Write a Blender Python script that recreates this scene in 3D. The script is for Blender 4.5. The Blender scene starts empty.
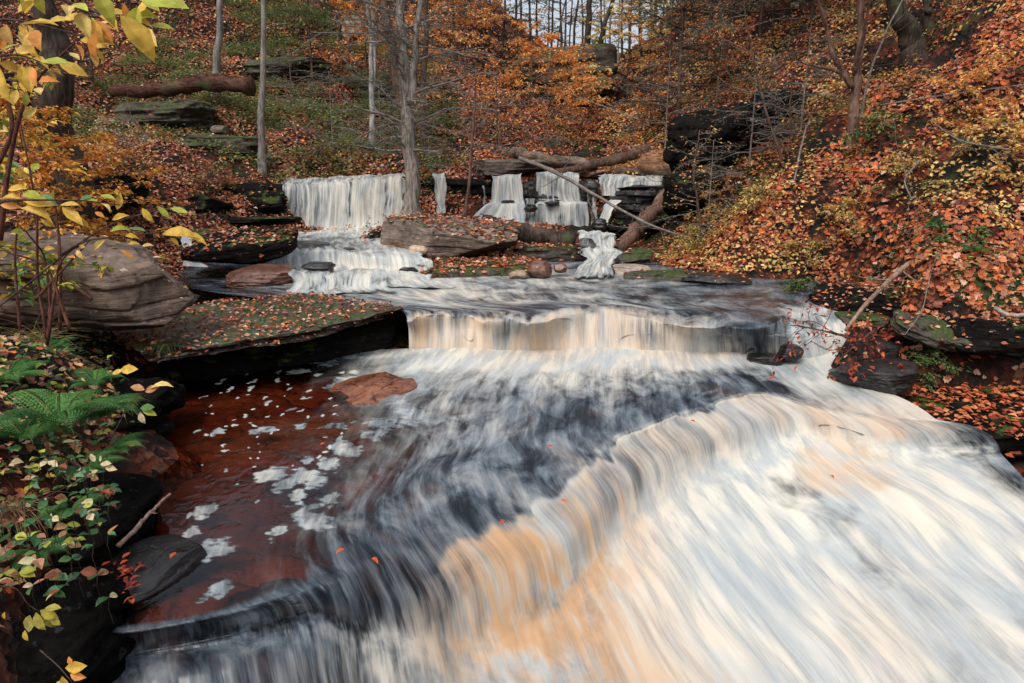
import bpy, bmesh, math, random
import numpy as np
from mathutils import Vector, Matrix, Euler

SC = bpy.context.scene
COL = SC.collection
rnd = random.Random(7)
rng = np.random.default_rng(11)

# ------------------------------------------------------------------ camera model
EYE = np.array([0.0, 0.0, 1.9])
TH = math.radians(14.5)
FPX = 683.0
CF = np.array([0, math.cos(TH), -math.sin(TH)])
CU = np.array([0, math.sin(TH), math.cos(TH)])
CR = np.array([1.0, 0, 0])

def ray(px, py):
    return CF + CR * ((px - 512) / FPX) + CU * ((341.5 - py) / FPX)
def PZ(px, py, z):
    d = ray(px, py)
    t = (z - EYE[2]) / d[2]
    return EYE + d * t
def PY(px, py, Y):
    d = ray(px, py)
    return EYE + d * (Y / d[1])

# ------------------------------------------------------------------ noise
def _h(a, b, c, s):
    a = a.astype(np.int64); b = b.astype(np.int64); c = c.astype(np.int64)
    n = (a * 374761393 + b * 668265263 + c * 2147483647 + s * 974634777) & 0xffffffff
    n = ((n ^ (n >> 13)) * 1274126177) & 0xffffffff
    n = ((n ^ (n >> 16)) * 2246822519) & 0xffffffff
    n = n ^ (n >> 15)
    return (n & 0xffff) / 32767.5 - 1.0
def vn(x, y, z=0.0, s=0):
    x = np.asarray(x, float); y = np.asarray(y, float)
    z = np.zeros_like(x) + z
    xi, yi, zi = np.floor(x), np.floor(y), np.floor(z)
    fx, fy, fz = x - xi, y - yi, z - zi
    fx = fx * fx * (3 - 2 * fx); fy = fy * fy * (3 - 2 * fy); fz = fz * fz * (3 - 2 * fz)
    r = 0
    for dz in (0, 1):
        wz = fz if dz else 1 - fz
        for dy in (0, 1):
            wy = fy if dy else 1 - fy
            for dx in (0, 1):
                wx = fx if dx else 1 - fx
                r = r + wx * wy * wz * _h(xi + dx, yi + dy, zi + dz, s)
    return r
def fbm(x, y, z=0.0, o=4, s=0, g=0.5):
    r = 0; a = 1.0; t = 0
    for k in range(o):
        r = r + a * vn(np.asarray(x) * 2**k, np.asarray(y) * 2**k, np.asarray(z) * 2**k, s + k * 17)
        t += a; a *= g
    return r / t
def sstep(a, b, x):
    t = np.clip((x - a) / (b - a), 0, 1)
    return t * t * (3 - 2 * t)

# ------------------------------------------------------------------ mesh building
def mesh_obj(name, V, F, mat=None, parent=None, cols=None, smooth=True, attrs=None, flow=None, loc=None, rot=None):
    """F: (n,k) int array or list of such arrays with different k"""
    V = np.asarray(V, np.float32)
    if not isinstance(F, list): F = [F]
    F = [np.asarray(f, np.int32) for f in F if len(f)]
    me = bpy.data.meshes.new(name)
    me.vertices.add(len(V)); me.vertices.foreach_set('co', V.ravel())
    nl = sum(f.size for f in F); nf = sum(len(f) for f in F)
    me.loops.add(nl); me.loops.foreach_set('vertex_index', np.concatenate([f.ravel() for f in F]))
    tot = np.concatenate([np.full(len(f), f.shape[1], np.int32) for f in F])
    st = np.concatenate([[0], np.cumsum(tot)[:-1]]).astype(np.int32)
    me.polygons.add(nf); me.polygons.foreach_set('loop_start', st)
    me.polygons.foreach_set('use_smooth', np.full(nf, smooth))
    if cols is not None:
        a = me.color_attributes.new('Col', 'FLOAT_COLOR', 'POINT')
        c = np.ones((len(V), 4), np.float32); c[:, :3] = cols
        a.data.foreach_set('color', c.ravel())
    for k, v in (attrs or {}).items():
        a = me.attributes.new(k, 'FLOAT', 'POINT'); a.data.foreach_set('value', np.asarray(v, np.float32).ravel())
    if flow is not None:
        a = me.attributes.new('flow', 'FLOAT_VECTOR', 'POINT'); a.data.foreach_set('vector', np.asarray(flow, np.float32).ravel())
    me.update(); me.validate()
    ob = bpy.data.objects.new(name, me); COL.objects.link(ob)
    if mat: me.materials.append(mat)
    if parent: ob.parent = parent
    if loc is not None: ob.location = loc
    if rot is not None: ob.rotation_euler = rot
    return ob

class MB:
    def __init__(s): s.V = []; s.Q = []; s.T = []; s.C = []; s.n = 0
    def add(s, V, Q=None, T=None, C=None):
        V = np.asarray(V, float).reshape(-1, 3)
        s.V.append(V)
        if Q is not None and len(Q): s.Q.append(np.asarray(Q) + s.n)
        if T is not None and len(T): s.T.append(np.asarray(T) + s.n)
        C = np.zeros((len(V), 3)) + (0.5 if C is None else np.asarray(C))
        s.C.append(C); s.n += len(V)
    def build(s, name, mat, parent=None, smooth=True, origin=None):
        if not s.V: return None
        F = []
        if s.Q: F.append(np.concatenate(s.Q))
        if s.T: F.append(np.concatenate(s.T))
        V = np.concatenate(s.V)
        if origin is not None: V = V - np.asarray(origin)
        o = mesh_obj(name, V, F, mat, parent, np.concatenate(s.C), smooth)
        if origin is not None and parent is None: o.location = origin
        return o

def tube(mb, P, R, sides=6, col=None, rough=0.0, seed=0):
    P = np.asarray(P, float); n = len(P)
    R = np.zeros(n) + R
    T = np.gradient(P, axis=0); T /= np.linalg.norm(T, axis=1, keepdims=True) + 1e-9
    ref = np.array([0.3, 1, 0.1]) if abs(T[0][1]) < 0.8 else np.array([1, 0.2, 0.1])
    A = np.cross(T, ref); A /= np.linalg.norm(A, axis=1, keepdims=True) + 1e-9
    B = np.cross(T, A)
    th = np.arange(sides) * 2 * math.pi / sides
    rr = R[:, None] * np.ones(sides)
    if rough:
        i, j = np.meshgrid(np.arange(n), np.arange(sides), indexing='ij')
        rr = rr * (1 + rough * fbm(np.cos(th)[j] * 2 + seed, np.sin(th)[j] * 2, i * 0.35, 3, seed))
    V = P[:, None, :] + rr[..., None] * (np.cos(th)[None, :, None] * A[:, None, :] + np.sin(th)[None, :, None] * B[:, None, :])
    V = V.reshape(-1, 3)
    i, j = np.meshgrid(np.arange(n - 1), np.arange(sides), indexing='ij'); i = i.ravel(); j = j.ravel(); k = (j + 1) % sides
    Q = np.stack([i * sides + j, i * sides + k, (i + 1) * sides + k, (i + 1) * sides + j], 1)
    caps = [[0, a + 1, a] for a in range(1, sides - 1)]
    o = (n - 1) * sides
    caps += [[o, o + a, o + a + 1] for a in range(1, sides - 1)]
    mb.add(V, Q, caps, col)

def smooth_path(P, n=16):
    P = np.asarray(P, float)
    if len(P) < 3: 
        t = np.linspace(0, 1, n)[:, None]; return P[0] * (1 - t) + P[-1] * t
    return pchip(np.arange(len(P)), P, np.linspace(0, len(P) - 1, n))

def pchip(x, Y, xn):
    x = np.asarray(x, float); Y = np.asarray(Y, float)
    h = np.diff(x); sh = (slice(None),) + (None,) * (Y.ndim - 1)
    d = np.diff(Y, axis=0) / h[sh]
    m = np.zeros_like(Y)
    m[0] = d[0]; m[-1] = d[-1]
    if len(x) > 2:
        pr = d[:-1] * d[1:]
        hm = np.where(pr > 0, 2 * pr / (d[:-1] + d[1:] + np.where(pr > 0, 0, 1e9)), 0)
        av = 0.5 * (d[:-1] + d[1:])
        m[1:-1] = np.where(pr > 0, 0.5 * hm + 0.5 * np.clip(av, -2*np.abs(hm), 2*np.abs(hm)), 0)
    i = np.clip(np.searchsorted(x, xn, side='right') - 1, 0, len(x) - 2)
    t = ((xn - x[i]) / h[i])[sh]; H = h[i][sh]
    y0, y1, m0, m1 = Y[i], Y[i + 1], m[i], m[i + 1]
    return (2*t**3 - 3*t**2 + 1) * y0 + (t**3 - 2*t**2 + t) * H * m0 + (-2*t**3 + 3*t**2) * y1 + (t**3 - t**2) * H * m1

# leaf templates: (along, across, up)
L4 = (np.array([[0, 0, 0], [.45, .3, .1], [1, 0, -.05], [.45, -.3, .1]]), None, [[0, 1, 2], [0, 2, 3]])
LOV = (np.array([[0, 0, 0], [.22, .17, .06], [.22, 0, 0], [.22, -.17, .06], [.5, .25, .09], [.5, 0, 0], [.5, -.25, .09],
                 [.78, .15, .03], [.78, 0, -.04], [.78, -.15, .03], [1, 0, -.12]]),
       [[2, 5, 4, 1], [3, 6, 5, 2], [5, 8, 7, 4], [6, 9, 8, 5]], [[0, 2, 1], [0, 3, 2], [8, 10, 7], [9, 10, 8]])
_mp = [(0, 0), (.12, .3), (.05, .5), (.33, .36), (.5, .55), (.55, .25), (.75, .28), (1, 0), (.75, -.28), (.55, -.25), (.5, -.55), (.33, -.36), (.05, -.5), (.12, -.3)]
LMP = (np.array([[.35, 0, -.03]] + [[a, b, .12 * abs(b) + .1 * abs(a - .4)] for a, b in _mp]), None, [[0, (k + 1) % 14 + 1, k + 1] for k in range(14)])

def unit(v): return v / (np.linalg.norm(v, axis=-1, keepdims=True) + 1e-9)
def add_leaves(mb, P, D, N, S, C, tmpl=L4, wid=1.0):
    P = np.asarray(P, float).reshape(-1, 3); n = len(P)
    if n == 0: return
    D = unit(np.zeros((n, 3)) + D); N = np.zeros((n, 3)) + N
    B = unit(np.cross(N, D)); N = unit(np.cross(D, B))
    S = np.zeros(n) + S
    t, q, r = tmpl; m = len(t)
    curl = rng.uniform(.3, 2.2, n)
    V = P[:, None] + S[:, None, None] * (t[None, :, 0:1] * D[:, None] + wid * t[None, :, 1:2] * B[:, None] + t[None, :, 2:3] * curl[:, None, None] * N[:, None])
    off = (np.arange(n) * m)[:, None, None]
    Q = (np.asarray(q)[None] + off).reshape(-1, 4) if q else None
    T = (np.asarray(r)[None] + off).reshape(-1, 3) if r else None
    C = np.zeros((n, 3)) + C
    mb.add(V.reshape(-1, 3), Q, T, np.repeat(C, m, 0))

def pal(cols, n, var=.25, w=None):
    cols = np.array(cols); w = None if w is None else np.array(w) / sum(w)
    c = cols[rng.choice(len(cols), n, p=w)]
    return np.clip(c * rng.uniform(1 - var, 1 + var, (n, 1)) * rng.uniform(.92, 1.08, (n, 3)), 0.003, .95)

RUST = [(.36, .105, .05), (.50, .18, .075), (.20, .055, .035), (.46, .25, .17), (.62, .36, .24), (.07, .03, .022), (.56, .15, .045)]
YEL = [(.62, .40, .13), (.70, .50, .19), (.55, .30, .09), (.40, .36, .12), (.68, .36, .12)]
ORA = [(.78, .30, .06), (.85, .42, .12), (.62, .20, .05), (.82, .52, .20)]  # orange leaves, brightened to carry distance haze in their colour
GRN = [(.05, .12, .035), (.09, .16, .05), (.04, .09, .05), (.16, .2, .06)]
HEM = [(.15, .17, .12), (.20, .21, .15), (.10, .13, .09), (.26, .25, .19)]

# ------------------------------------------------------------------ materials
def newmat(name):
    m = bpy.data.materials.new(name); m.use_nodes = True
    nt = m.node_tree; nt.nodes.clear()
    out = nt.nodes.new('ShaderNodeOutputMaterial')
    return m, nt, out
class G:
    """little node helper"""
    def __init__(s, nt): s.nt = nt
    def n(s, t, **kw):
        x = s.nt.nodes.new(t)
        for k, v in kw.items():
            if k.startswith('i_'):
                nm = k[2:].replace('_', ' '); x.inputs[nm].default_value = v
            else: setattr(x, k, v)
        return x
    def l(s, a, b): s.nt.links.new(a, b)
    def math(s, op, a, b=0.5, clamp=False, c=None):
        x = s.nt.nodes.new('ShaderNodeMath'); x.operation = op; x.use_clamp = clamp
        for i, v in enumerate((a, b) if c is None else (a, b, c)):
            if isinstance(v, (int, float)): x.inputs[i].default_value = v
            else: s.l(v, x.inputs[i])
        return x.outputs[0]
    def mix(s, f, a, b, blend='MIX'):
        x = s.nt.nodes.new('ShaderNodeMix'); x.data_type = 'RGBA'; x.blend_type = blend
        for sock, v in ((x.inputs[0], f), (x.inputs[6], a), (x.inputs[7], b)):
            if isinstance(v, (int, float)): sock.default_value = v
            elif isinstance(v, tuple): sock.default_value = (*v, 1) if len(v) == 3 else v
            else: s.l(v, sock)
        return x.outputs[2]
    def ramp(s, f, stops, interp='LINEAR'):
        x = s.nt.nodes.new('ShaderNodeValToRGB'); x.color_ramp.interpolation = interp
        e = x.color_ramp.elements
        while len(e) < len(stops): e.new(0.5)
        for k, (p, c) in enumerate(stops):
            e[k].position = p
            c = (c, c, c) if isinstance(c, (int, float)) else c
            e[k].color = (*c, 1)
        s.l(f, x.inputs[0]); return x.outputs[0]
    def noise(s, vec, scale, detail=4, rough=.55, dist=0.0):
        x = s.n('ShaderNodeTexNoise'); x.inputs['Scale'].default_value = scale; x.inputs['Detail'].default_value = detail
        x.inputs['Roughness'].default_value = rough; x.inputs['Distortion'].default_value = dist
        if vec is not None: s.l(vec, x.inputs['Vector'])
        return x.outputs['Fac']
    def smap(s, vec, sc):
        x = s.n('ShaderNodeMapping'); x.inputs['Scale'].default_value = sc
        s.l(vec, x.inputs['Vector']); return x.outputs[0]
    def sst(s, v, a, b):
        x = s.n('ShaderNodeMapRange'); x.interpolation_type = 'SMOOTHSTEP'
        s.l(v, x.inputs[0]); x.inputs[1].default_value = a; x.inputs[2].default_value = b
        return x.outputs[0]
    def attr(s, name):
        x = s.n('ShaderNodeAttribute'); x.attribute_name = name; return x

def mat_leaf(name='leaf', rough=.5, trans=.25):
    m, nt, out = newmat(name); g = G(nt)
    a = g.attr('Col'); geo = g.n('ShaderNodeNewGeometry')
    nz = g.noise(geo.outputs['Position'], 55, 2)
    c = g.mix(1.0, a.outputs['Color'], g.ramp(nz, [(.3, .85), (.7, 1.4)]), 'MULTIPLY')
    p = g.n('ShaderNodeBsdfPrincipled'); g.l(c, p.inputs['Base Color']); p.inputs['Roughness'].default_value = rough
    p.inputs['Specular IOR Level'].default_value = .35
    t = g.n('ShaderNodeBsdfTranslucent'); g.l(c, t.inputs['Color'])
    mx = g.n('ShaderNodeMixShader'); mx.inputs[0].default_value = trans
    g.l(p.outputs[0], mx.inputs[1]); g.l(t.outputs[0], mx.inputs[2]); g.l(mx.outputs[0], out.inputs[0])
    return m

def mat_bark(name, c1, c2, moss=0.0, scale=1.0, spec=.2, iso=False):
    m, nt, out = newmat(name); g = G(nt)
    geo = g.n('ShaderNodeNewGeometry'); pos = geo.outputs['Position']
    v = g.smap(pos, (4, 12, 12) if iso else (14 * scale, 14 * scale, 2.2 * scale))
    n1 = g.noise(v, 2.2, 6, .65, .4); n2 = g.noise(pos, 3.0 * scale, 3)
    c = g.mix(g.sst(n1, .35, .68), c1, c2)
    c = g.mix(g.math('MULTIPLY', g.sst(n2, .5, .7), .5), c, tuple(x * 1.5 + .02 for x in c2))
    if moss:
        n3 = g.noise(pos, 5 * scale, 4)
        c = g.mix(g.math('MULTIPLY', g.sst(n3, .62 - moss * .3, .72 - moss * .2), .8), c, (.06, .09, .035))
    p = g.n('ShaderNodeBsdfPrincipled'); g.l(c, p.inputs['Base Color']); p.inputs['Roughness'].default_value = .85
    p.inputs['Specular IOR Level'].default_value = spec
    b = g.n('ShaderNodeBump'); b.inputs['Strength'].default_value = .8; b.inputs['Distance'].default_value = .02
    g.l(n1, b.inputs['Height']); g.l(b.outputs[0], p.inputs['Normal']); g.l(p.outputs[0], out.inputs[0])
    return m

def mat_rock(name, c1, c2, c3, rough=.7, moss=0.0, wet=0.0, strat=1.0, spec=.3):
    m, nt, out = newmat(name); g = G(nt)
    geo = g.n('ShaderNodeNewGeometry'); tc = g.n('ShaderNodeTexCoord'); o = tc.outputs['Object']
    n1 = g.noise(o, 2.3, 7, .6, .3); n2 = g.noise(o, 14, 5, .65)
    sv = g.smap(o, (1.3, 1.3, 11)); n3 = g.noise(sv, 3.2, 6, .6, .5)
    c = g.mix(g.sst(n1, .32, .68), c1, c2)
    c = g.mix(g.math('MULTIPLY', g.sst(n3, .5, .66), .75 * strat), c, c3)
    c = g.mix(1.0, c, g.ramp(n2, [(.25, .45), (.5, 1.0), (.8, 1.35)]), 'MULTIPLY')
    sx = g.n('ShaderNodeSeparateXYZ'); g.l(geo.outputs['Normal'], sx.inputs[0])
    # lichen spots
    vo = g.n('ShaderNodeTexVoronoi'); vo.inputs['Scale'].default_value = 9; g.l(o, vo.inputs['Vector'])
    lf = g.math('MULTIPLY', g.sst(g.noise(o, 17, 3), .62, .7), .35)
    c = g.mix(lf, c, tuple(min(.6, x * 2 + .05) for x in c2))
    if moss:
        mn = g.noise(o, 3.4, 5, .6)
        f = g.math('MULTIPLY', g.sst(g.math('ADD', mn, g.math('MULTIPLY', sx.outputs[2], .22)), .78 - moss * .35, .86 - moss * .3), .95)
        mc = g.ramp(g.noise(o, 40, 4), [(.3, (.012, .022, .006)), (.7, (.085, .12, .025))])
        c = g.mix(f, c, mc)
    # underside shade put into the colour: down-turned faces darkened
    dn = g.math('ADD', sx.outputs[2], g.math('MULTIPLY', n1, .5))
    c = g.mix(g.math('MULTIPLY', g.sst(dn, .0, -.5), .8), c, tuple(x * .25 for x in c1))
    p = g.n('ShaderNodeBsdfPrincipled'); g.l(c, p.inputs['Base Color'])
    g.l(g.ramp(n1, [(.3, max(.05, rough - .12)), (.7, min(1, rough + .12))]), p.inputs['Roughness'])
    p.inputs['Specular IOR Level'].default_value = spec + .4 * wet
    if wet:
        p.inputs['Coat Weight'].default_value = wet * .5; p.inputs['Coat Roughness'].default_value = .12
    h = g.math('ADD', g.math('MULTIPLY', n2, .35), g.math('ADD', g.math('MULTIPLY', n3, .8 * strat), n1))
    b = g.n('ShaderNodeBump'); b.inputs['Strength'].default_value = .9; b.inputs['Distance'].default_value = .03
    g.l(h, b.inputs['Height']); g.l(b.outputs[0], p.inputs['Normal']); g.l(p.outputs[0], out.inputs[0])
    return m

def mat_ground():
    m, nt, out = newmat('forest_floor'); g = G(nt)
    geo = g.n('ShaderNodeNewGeometry'); pos = geo.outputs['Position']
    vo = g.n('ShaderNodeTexVoronoi'); vo.inputs['Scale'].default_value = 15; vo.inputs['Randomness'].default_value = 1
    wp = g.n('ShaderNodeVectorMath', operation='ADD'); g.l(pos, wp.inputs[0])
    ns = g.n('ShaderNodeTexNoise'); ns.inputs['Scale'].default_value = 9; g.l(pos, ns.inputs['Vector'])
    sc = g.n('ShaderNodeVectorMath', operation='SCALE'); g.l(ns.outputs['Color'], sc.inputs[0]); sc.inputs['Scale'].default_value = .12
    g.l(sc.outputs[0], wp.inputs[1]); g.l(wp.outputs[0], vo.inputs['Vector'])
    sx = g.n('ShaderNodeSeparateColor'); g.l(vo.outputs['Color'], sx.inputs[0])
    lc = g.ramp(sx.outputs[0], [(0, (.03, .012, .009)), (.2, (.12, .032, .018)), (.45, (.25, .06, .028)), (.62, (.33, .10, .045)), (.8, (.16, .045, .025)), (.95, (.36, .17, .09))], 'CONSTANT')
    big = g.noise(pos, .55, 4, .6); mid = g.noise(pos, 2.4, 5, .6)
    soil = g.ramp(mid, [(.35, (.008, .006, .005)), (.7, (.035, .022, .015))])
    lc = g.mix(1.0, lc, (.62, .55, .55), 'MULTIPLY')
    c = g.mix(g.sst(mid, .44, .60), soil, lc)
    mn = g.noise(pos, 1.1, 5, .65)
    moss = g.ramp(g.noise(pos, 30, 4), [(.35, (.01, .02, .006)), (.7, (.07, .1, .03))])
    c = g.mix(g.math('MULTIPLY', g.sst(mn, .56, .64), .85), c, moss)
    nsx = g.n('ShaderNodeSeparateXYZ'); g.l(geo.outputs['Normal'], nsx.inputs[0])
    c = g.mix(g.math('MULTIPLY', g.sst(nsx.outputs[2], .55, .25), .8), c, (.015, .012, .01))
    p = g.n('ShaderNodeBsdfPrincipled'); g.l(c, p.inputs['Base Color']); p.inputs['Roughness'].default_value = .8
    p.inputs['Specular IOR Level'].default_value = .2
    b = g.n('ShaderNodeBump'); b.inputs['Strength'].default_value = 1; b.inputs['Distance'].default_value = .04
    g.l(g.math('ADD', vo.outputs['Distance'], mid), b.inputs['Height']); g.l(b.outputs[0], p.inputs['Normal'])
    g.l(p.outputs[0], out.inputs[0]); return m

def mat_bed():
    m, nt, out = newmat('stream_bed_stone'); g = G(nt)
    geo = g.n('ShaderNodeNewGeometry'); pos = geo.outputs['Position']
    ns = g.n('ShaderNodeTexNoise'); ns.inputs['Scale'].default_value = 2.2; ns.inputs['Detail'].default_value = 5; g.l(pos, ns.inputs['Vector'])
    sc = g.n('ShaderNodeVectorMath', operation='SCALE'); g.l(ns.outputs['Color'], sc.inputs[0]); sc.inputs['Scale'].default_value = .7
    wp = g.n('ShaderNodeVectorMath', operation='ADD'); g.l(pos, wp.inputs[0]); g.l(sc.outputs[0], wp.inputs[1])
    mp = g.smap(wp.outputs[0], (1.6, 3.0, 1))
    vo = g.n('ShaderNodeTexVoronoi', feature='DISTANCE_TO_EDGE'); vo.inputs['Scale'].default_value = 1.1; g.l(mp, vo.inputs['Vector'])
    vc = g.n('ShaderNodeTexVoronoi'); vc.inputs['Scale'].default_value = 1.1; g.l(mp, vc.inputs['Vector'])
    sx = g.n('ShaderNodeSeparateColor'); g.l(vc.outputs['Color'], sx.inputs[0])
    c = g.ramp(sx.outputs[0], [(0, (.085, .016, .009)), (.5, (.17, .036, .016)), (1, (.13, .04, .02))])
    n1 = g.noise(pos, 5, 6, .65); n2 = g.noise(pos, 1.3, 4)
    c = g.mix(1, c, g.ramp(n1, [(.3, .35), (.7, 1.4)]), 'MULTIPLY')
    c = g.mix(1, c, g.ramp(vo.outputs['Distance'], [(0, .35), (.05, .9), (.12, 1.0)]), 'MULTIPLY')
    c = g.mix(g.sst(n2, .45, .7), c, (.20, .065, .026))
    p = g.n('ShaderNodeBsdfPrincipled'); g.l(c, p.inputs['Base Color']); p.inputs['Roughness'].default_value = .7
    b = g.n('ShaderNodeBump'); b.inputs['Strength'].default_value = .7; b.inputs['Distance'].default_value = .04
    g.l(g.math('ADD', g.sst(vo.outputs['Distance'], 0, .1), n1), b.inputs['Height']); g.l(b.outputs[0], p.inputs['Normal'])
    g.l(p.outputs[0], out.inputs[0]); return m

def mat_water(name='silky_water', fine=1.0, gap=False, tanc=(.56, .33, .165)):
    m, nt, out = newmat(name); g = G(nt)
    fl = g.attr('flow').outputs['Vector']; foam = g.attr('foam').outputs['Fac']; tan = g.attr('tan').outputs['Fac']; clear = g.attr('clear').outputs['Fac']
    geo = g.n('ShaderNodeNewGeometry'); pos = geo.outputs['Position']
    zn = g.attr('zone').outputs['Fac']
    def two(sc, d, r, ds):
        if gap: return g.noise(g.smap(fl, sc), 1, d, r, ds)
        a = g.noise(g.smap(fl, sc), 1, d, r, ds)
        mp = g.smap(fl, sc); mp.node.inputs['Location'].default_value = (31.7, 0, 9.3)
        x = g.n('ShaderNodeMix'); x.data_type = 'FLOAT'; g.l(zn, x.inputs[0]); g.l(a, x.inputs[2]); g.l(g.noise(mp, 1, d, r, ds), x.inputs[3])
        return x.outputs[0]
    s1 = two((9 * fine, 1.3, 1), 3, .55, .25)
    s2 = two((26 * fine, 2.0, 1), 2, .6, .3)
    s3 = g.noise(g.smap(fl, (70 * fine, 3.0, 1)), 1, 1, .6, .2)
    s0 = two((2.6 * fine, 1.0, 1), 3, .5, .4)
    w = g.noise(pos, 2.6, 4, .6, .6)
    st = g.math('ADD', g.math('MULTIPLY', s1, .50), g.math('ADD', g.math('MULTIPLY', s2, .34), g.math('MULTIPLY', s3, .16)))
    st = g.math('ADD', st, g.math('MULTIPLY', g.math('SUBTRACT', s0, .5), .45))
    st = g.math('ADD', st, g.math('MULTIPLY', g.math('SUBTRACT', w, .5), .35))
    # foam density
    sa = g.noise(g.smap(fl, (5 * fine, 2.6, 1)), 1, 4, .6, .5)
    stp_ = g.attr('steep').outputs['Fac']
    st = g.mix(stp_, g.math('ADD', g.math('MULTIPLY', st, .30), g.math('MULTIPLY', sa, .70)), st)
    ampl = g.math('MULTIPLY', g.math('SUBTRACT', 1.0, g.math('MULTIPLY', foam, .72)), g.math('SUBTRACT', 1.0, g.math('MULTIPLY', clear, .75)))
    if gap: foam = g.math('MULTIPLY', foam, .80)
    x = g.math('ADD', foam, g.math('MULTIPLY', g.math('MULTIPLY', g.math('SUBTRACT', st, .5), ampl), g.math('SUBTRACT', 3.4, g.math('MULTIPLY', stp_, .9))))
    f = g.math('MULTIPLY', g.sst(x, .10, 1.0), g.math('ADD', .42, g.math('MULTIPLY', g.sst(foam, .12, .62), .55)))
    white = g.mix(g.sst(s1, .4, .62), (.43, .47, .47), (.75, .72, .62))
    white = g.mix(g.math('MULTIPLY', g.sst(s3, .35, .6), .35), g.mix(.05, white, (.3, .36, .42)), (.78, .755, .66))
    white = g.mix(g.math('MULTIPLY', g.sst(s0, .55, .36), .6), white, (.42, .48, .51))  # soft bluish shadows painted into the foam colour
    tv = g.math('MULTIPLY', tan, g.sst(g.math('ADD', g.math('MULTIPLY', s2, .35), g.math('MULTIPLY', s0, .65)), .34, .60), True)
    col = g.mix(tv, white, g.mix(g.sst(s2, .35, .65), tanc, tuple(min(.95, c * 1.08) for c in tanc)))
    slate = g.mix(g.sst(st, .36, .62), (.012, .016, .022), (.13, .165, .20))  # slate blue of the reflected sky painted into the base colour
    slate = g.mix(g.math('MULTIPLY', g.sst(w, .5, .68), .5), slate, (.06, .022, .014))
    # water body
    b = g.n('ShaderNodeBump'); b.inputs['Strength'].default_value = .55; b.inputs['Distance'].default_value = .012
    g.l(st, b.inputs['Height'])
    body = g.n('ShaderNodeBsdfPrincipled'); g.l(slate, body.inputs['Base Color']); body.inputs['Roughness'].default_value = .22
    body.inputs['IOR'].default_value = 1.33; g.l(b.outputs[0], body.inputs['Normal'])
    cb = g.n('ShaderNodeBump'); cb.inputs['Strength'].default_value = .25; cb.inputs['Distance'].default_value = .01
    g.l(g.noise(pos, 9, 3, .5, 1.0), cb.inputs['Height'])
    tr = g.n('ShaderNodeBsdfTransparent'); tr.inputs[0].default_value = (.78, .55, .42, 1)
    gl = g.n('ShaderNodeBsdfGlossy'); gl.inputs['Roughness'].default_value = .07; gl.inputs['Color'].default_value = (.9, .95, 1, 1)
    g.l(cb.outputs[0], gl.inputs['Normal'])
    fr = g.n('ShaderNodeFresnel'); fr.inputs['IOR'].default_value = 1.33; g.l(cb.outputs[0], fr.inputs['Normal'])
    cl = g.n('ShaderNodeMixShader'); g.l(fr.outputs[0], cl.inputs[0]); g.l(tr.outputs[0], cl.inputs[1]); g.l(gl.outputs[0], cl.inputs[2])
    m1 = g.n('ShaderNodeMixShader'); g.l(g.sst(g.math('ADD', clear, g.math('MULTIPLY', g.math('SUBTRACT', .5, st), .9)), .25, .8), m1.inputs[0])
    g.l(body.outputs[0], m1.inputs[1]); g.l(cl.outputs[0], m1.inputs[2])
    fo = g.n('ShaderNodeBsdfPrincipled'); g.l(col, fo.inputs['Base Color']); fo.inputs['Roughness'].default_value = .55
    fo.inputs['Specular IOR Level'].default_value = .25
    geoN = g.n('ShaderNodeVectorMath', operation='ADD'); g.l(geo.outputs['Normal'], geoN.inputs[0]); geoN.inputs[1].default_value = (0, -.1, .3 if gap else .6)
    nn = g.n('ShaderNodeVectorMath', operation='NORMALIZE'); g.l(geoN.outputs[0], nn.inputs[0])
    b2 = g.n('ShaderNodeBump'); g.l(nn.outputs[0], b2.inputs['Normal']); b2.inputs['Strength'].default_value = .18; b2.inputs['Distance'].default_value = .01
    g.l(g.math('ADD', s1, g.math('MULTIPLY', s2, .4)), b2.inputs['Height']); g.l(b2.outputs[0], fo.inputs['Normal'])
    m2 = g.n('ShaderNodeMixShader'); g.l(f, m2.inputs[0]); g.l(m1.outputs[0], m2.inputs[1]); g.l(fo.outputs[0], m2.inputs[2])
    last = m2.outputs[0]
    if gap:
        ed = g.attr('edge').outputs['Fac']
        a = g.sst(g.math('ADD', ed, g.math('MULTIPLY', g.math('SUBTRACT', st, .5), 2.6)), .1, .55)
        t2 = g.n('ShaderNodeBsdfTransparent'); m3 = g.n('ShaderNodeMixShader'); g.l(a, m3.inputs[0])
        g.l(t2.outputs[0], m3.inputs[1]); g.l(last, m3.inputs[2]); last = m3.outputs[0]
    g.l(last, out.inputs[0]); return m

M_LEAF = mat_leaf('leaf_litter', .45, .12)
M_FOL = mat_leaf('foliage', .5, .3)
M_BARK_GREY = mat_bark('bark_grey', (.13, .115, .10), (.30, .28, .25))
M_BARK_BROWN = mat_bark('bark_brown', (.045, .028, .02), (.16, .10, .07))
M_BARK_DARK = mat_bark('bark_dark', (.02, .015, .012), (.085, .06, .045), moss=.2)
M_BARK_MOSS = mat_bark('bark_mossy', (.07, .055, .045), (.2, .17, .14), moss=.6)
M_BARK_RED = mat_bark('bark_redbrown', (.07, .04, .03), (.22, .13, .095))
M_TWIG = mat_bark('twig_bark', (.05, .03, .025), (.14, .085, .065), scale=3)
M_TWIG_GREY = mat_bark('twig_grey', (.14, .12, .105), (.3, .27, .24), scale=3)
M_LOG = mat_bark('log_wood', (.06, .04, .03), (.26, .19, .14), moss=.15, iso=True)
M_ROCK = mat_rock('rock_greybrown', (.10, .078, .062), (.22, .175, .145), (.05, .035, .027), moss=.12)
M_ROCK_MOSS = mat_rock('rock_mossy', (.05, .042, .034), (.13, .11, .09), (.03, .022, .018), moss=.62)
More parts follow.
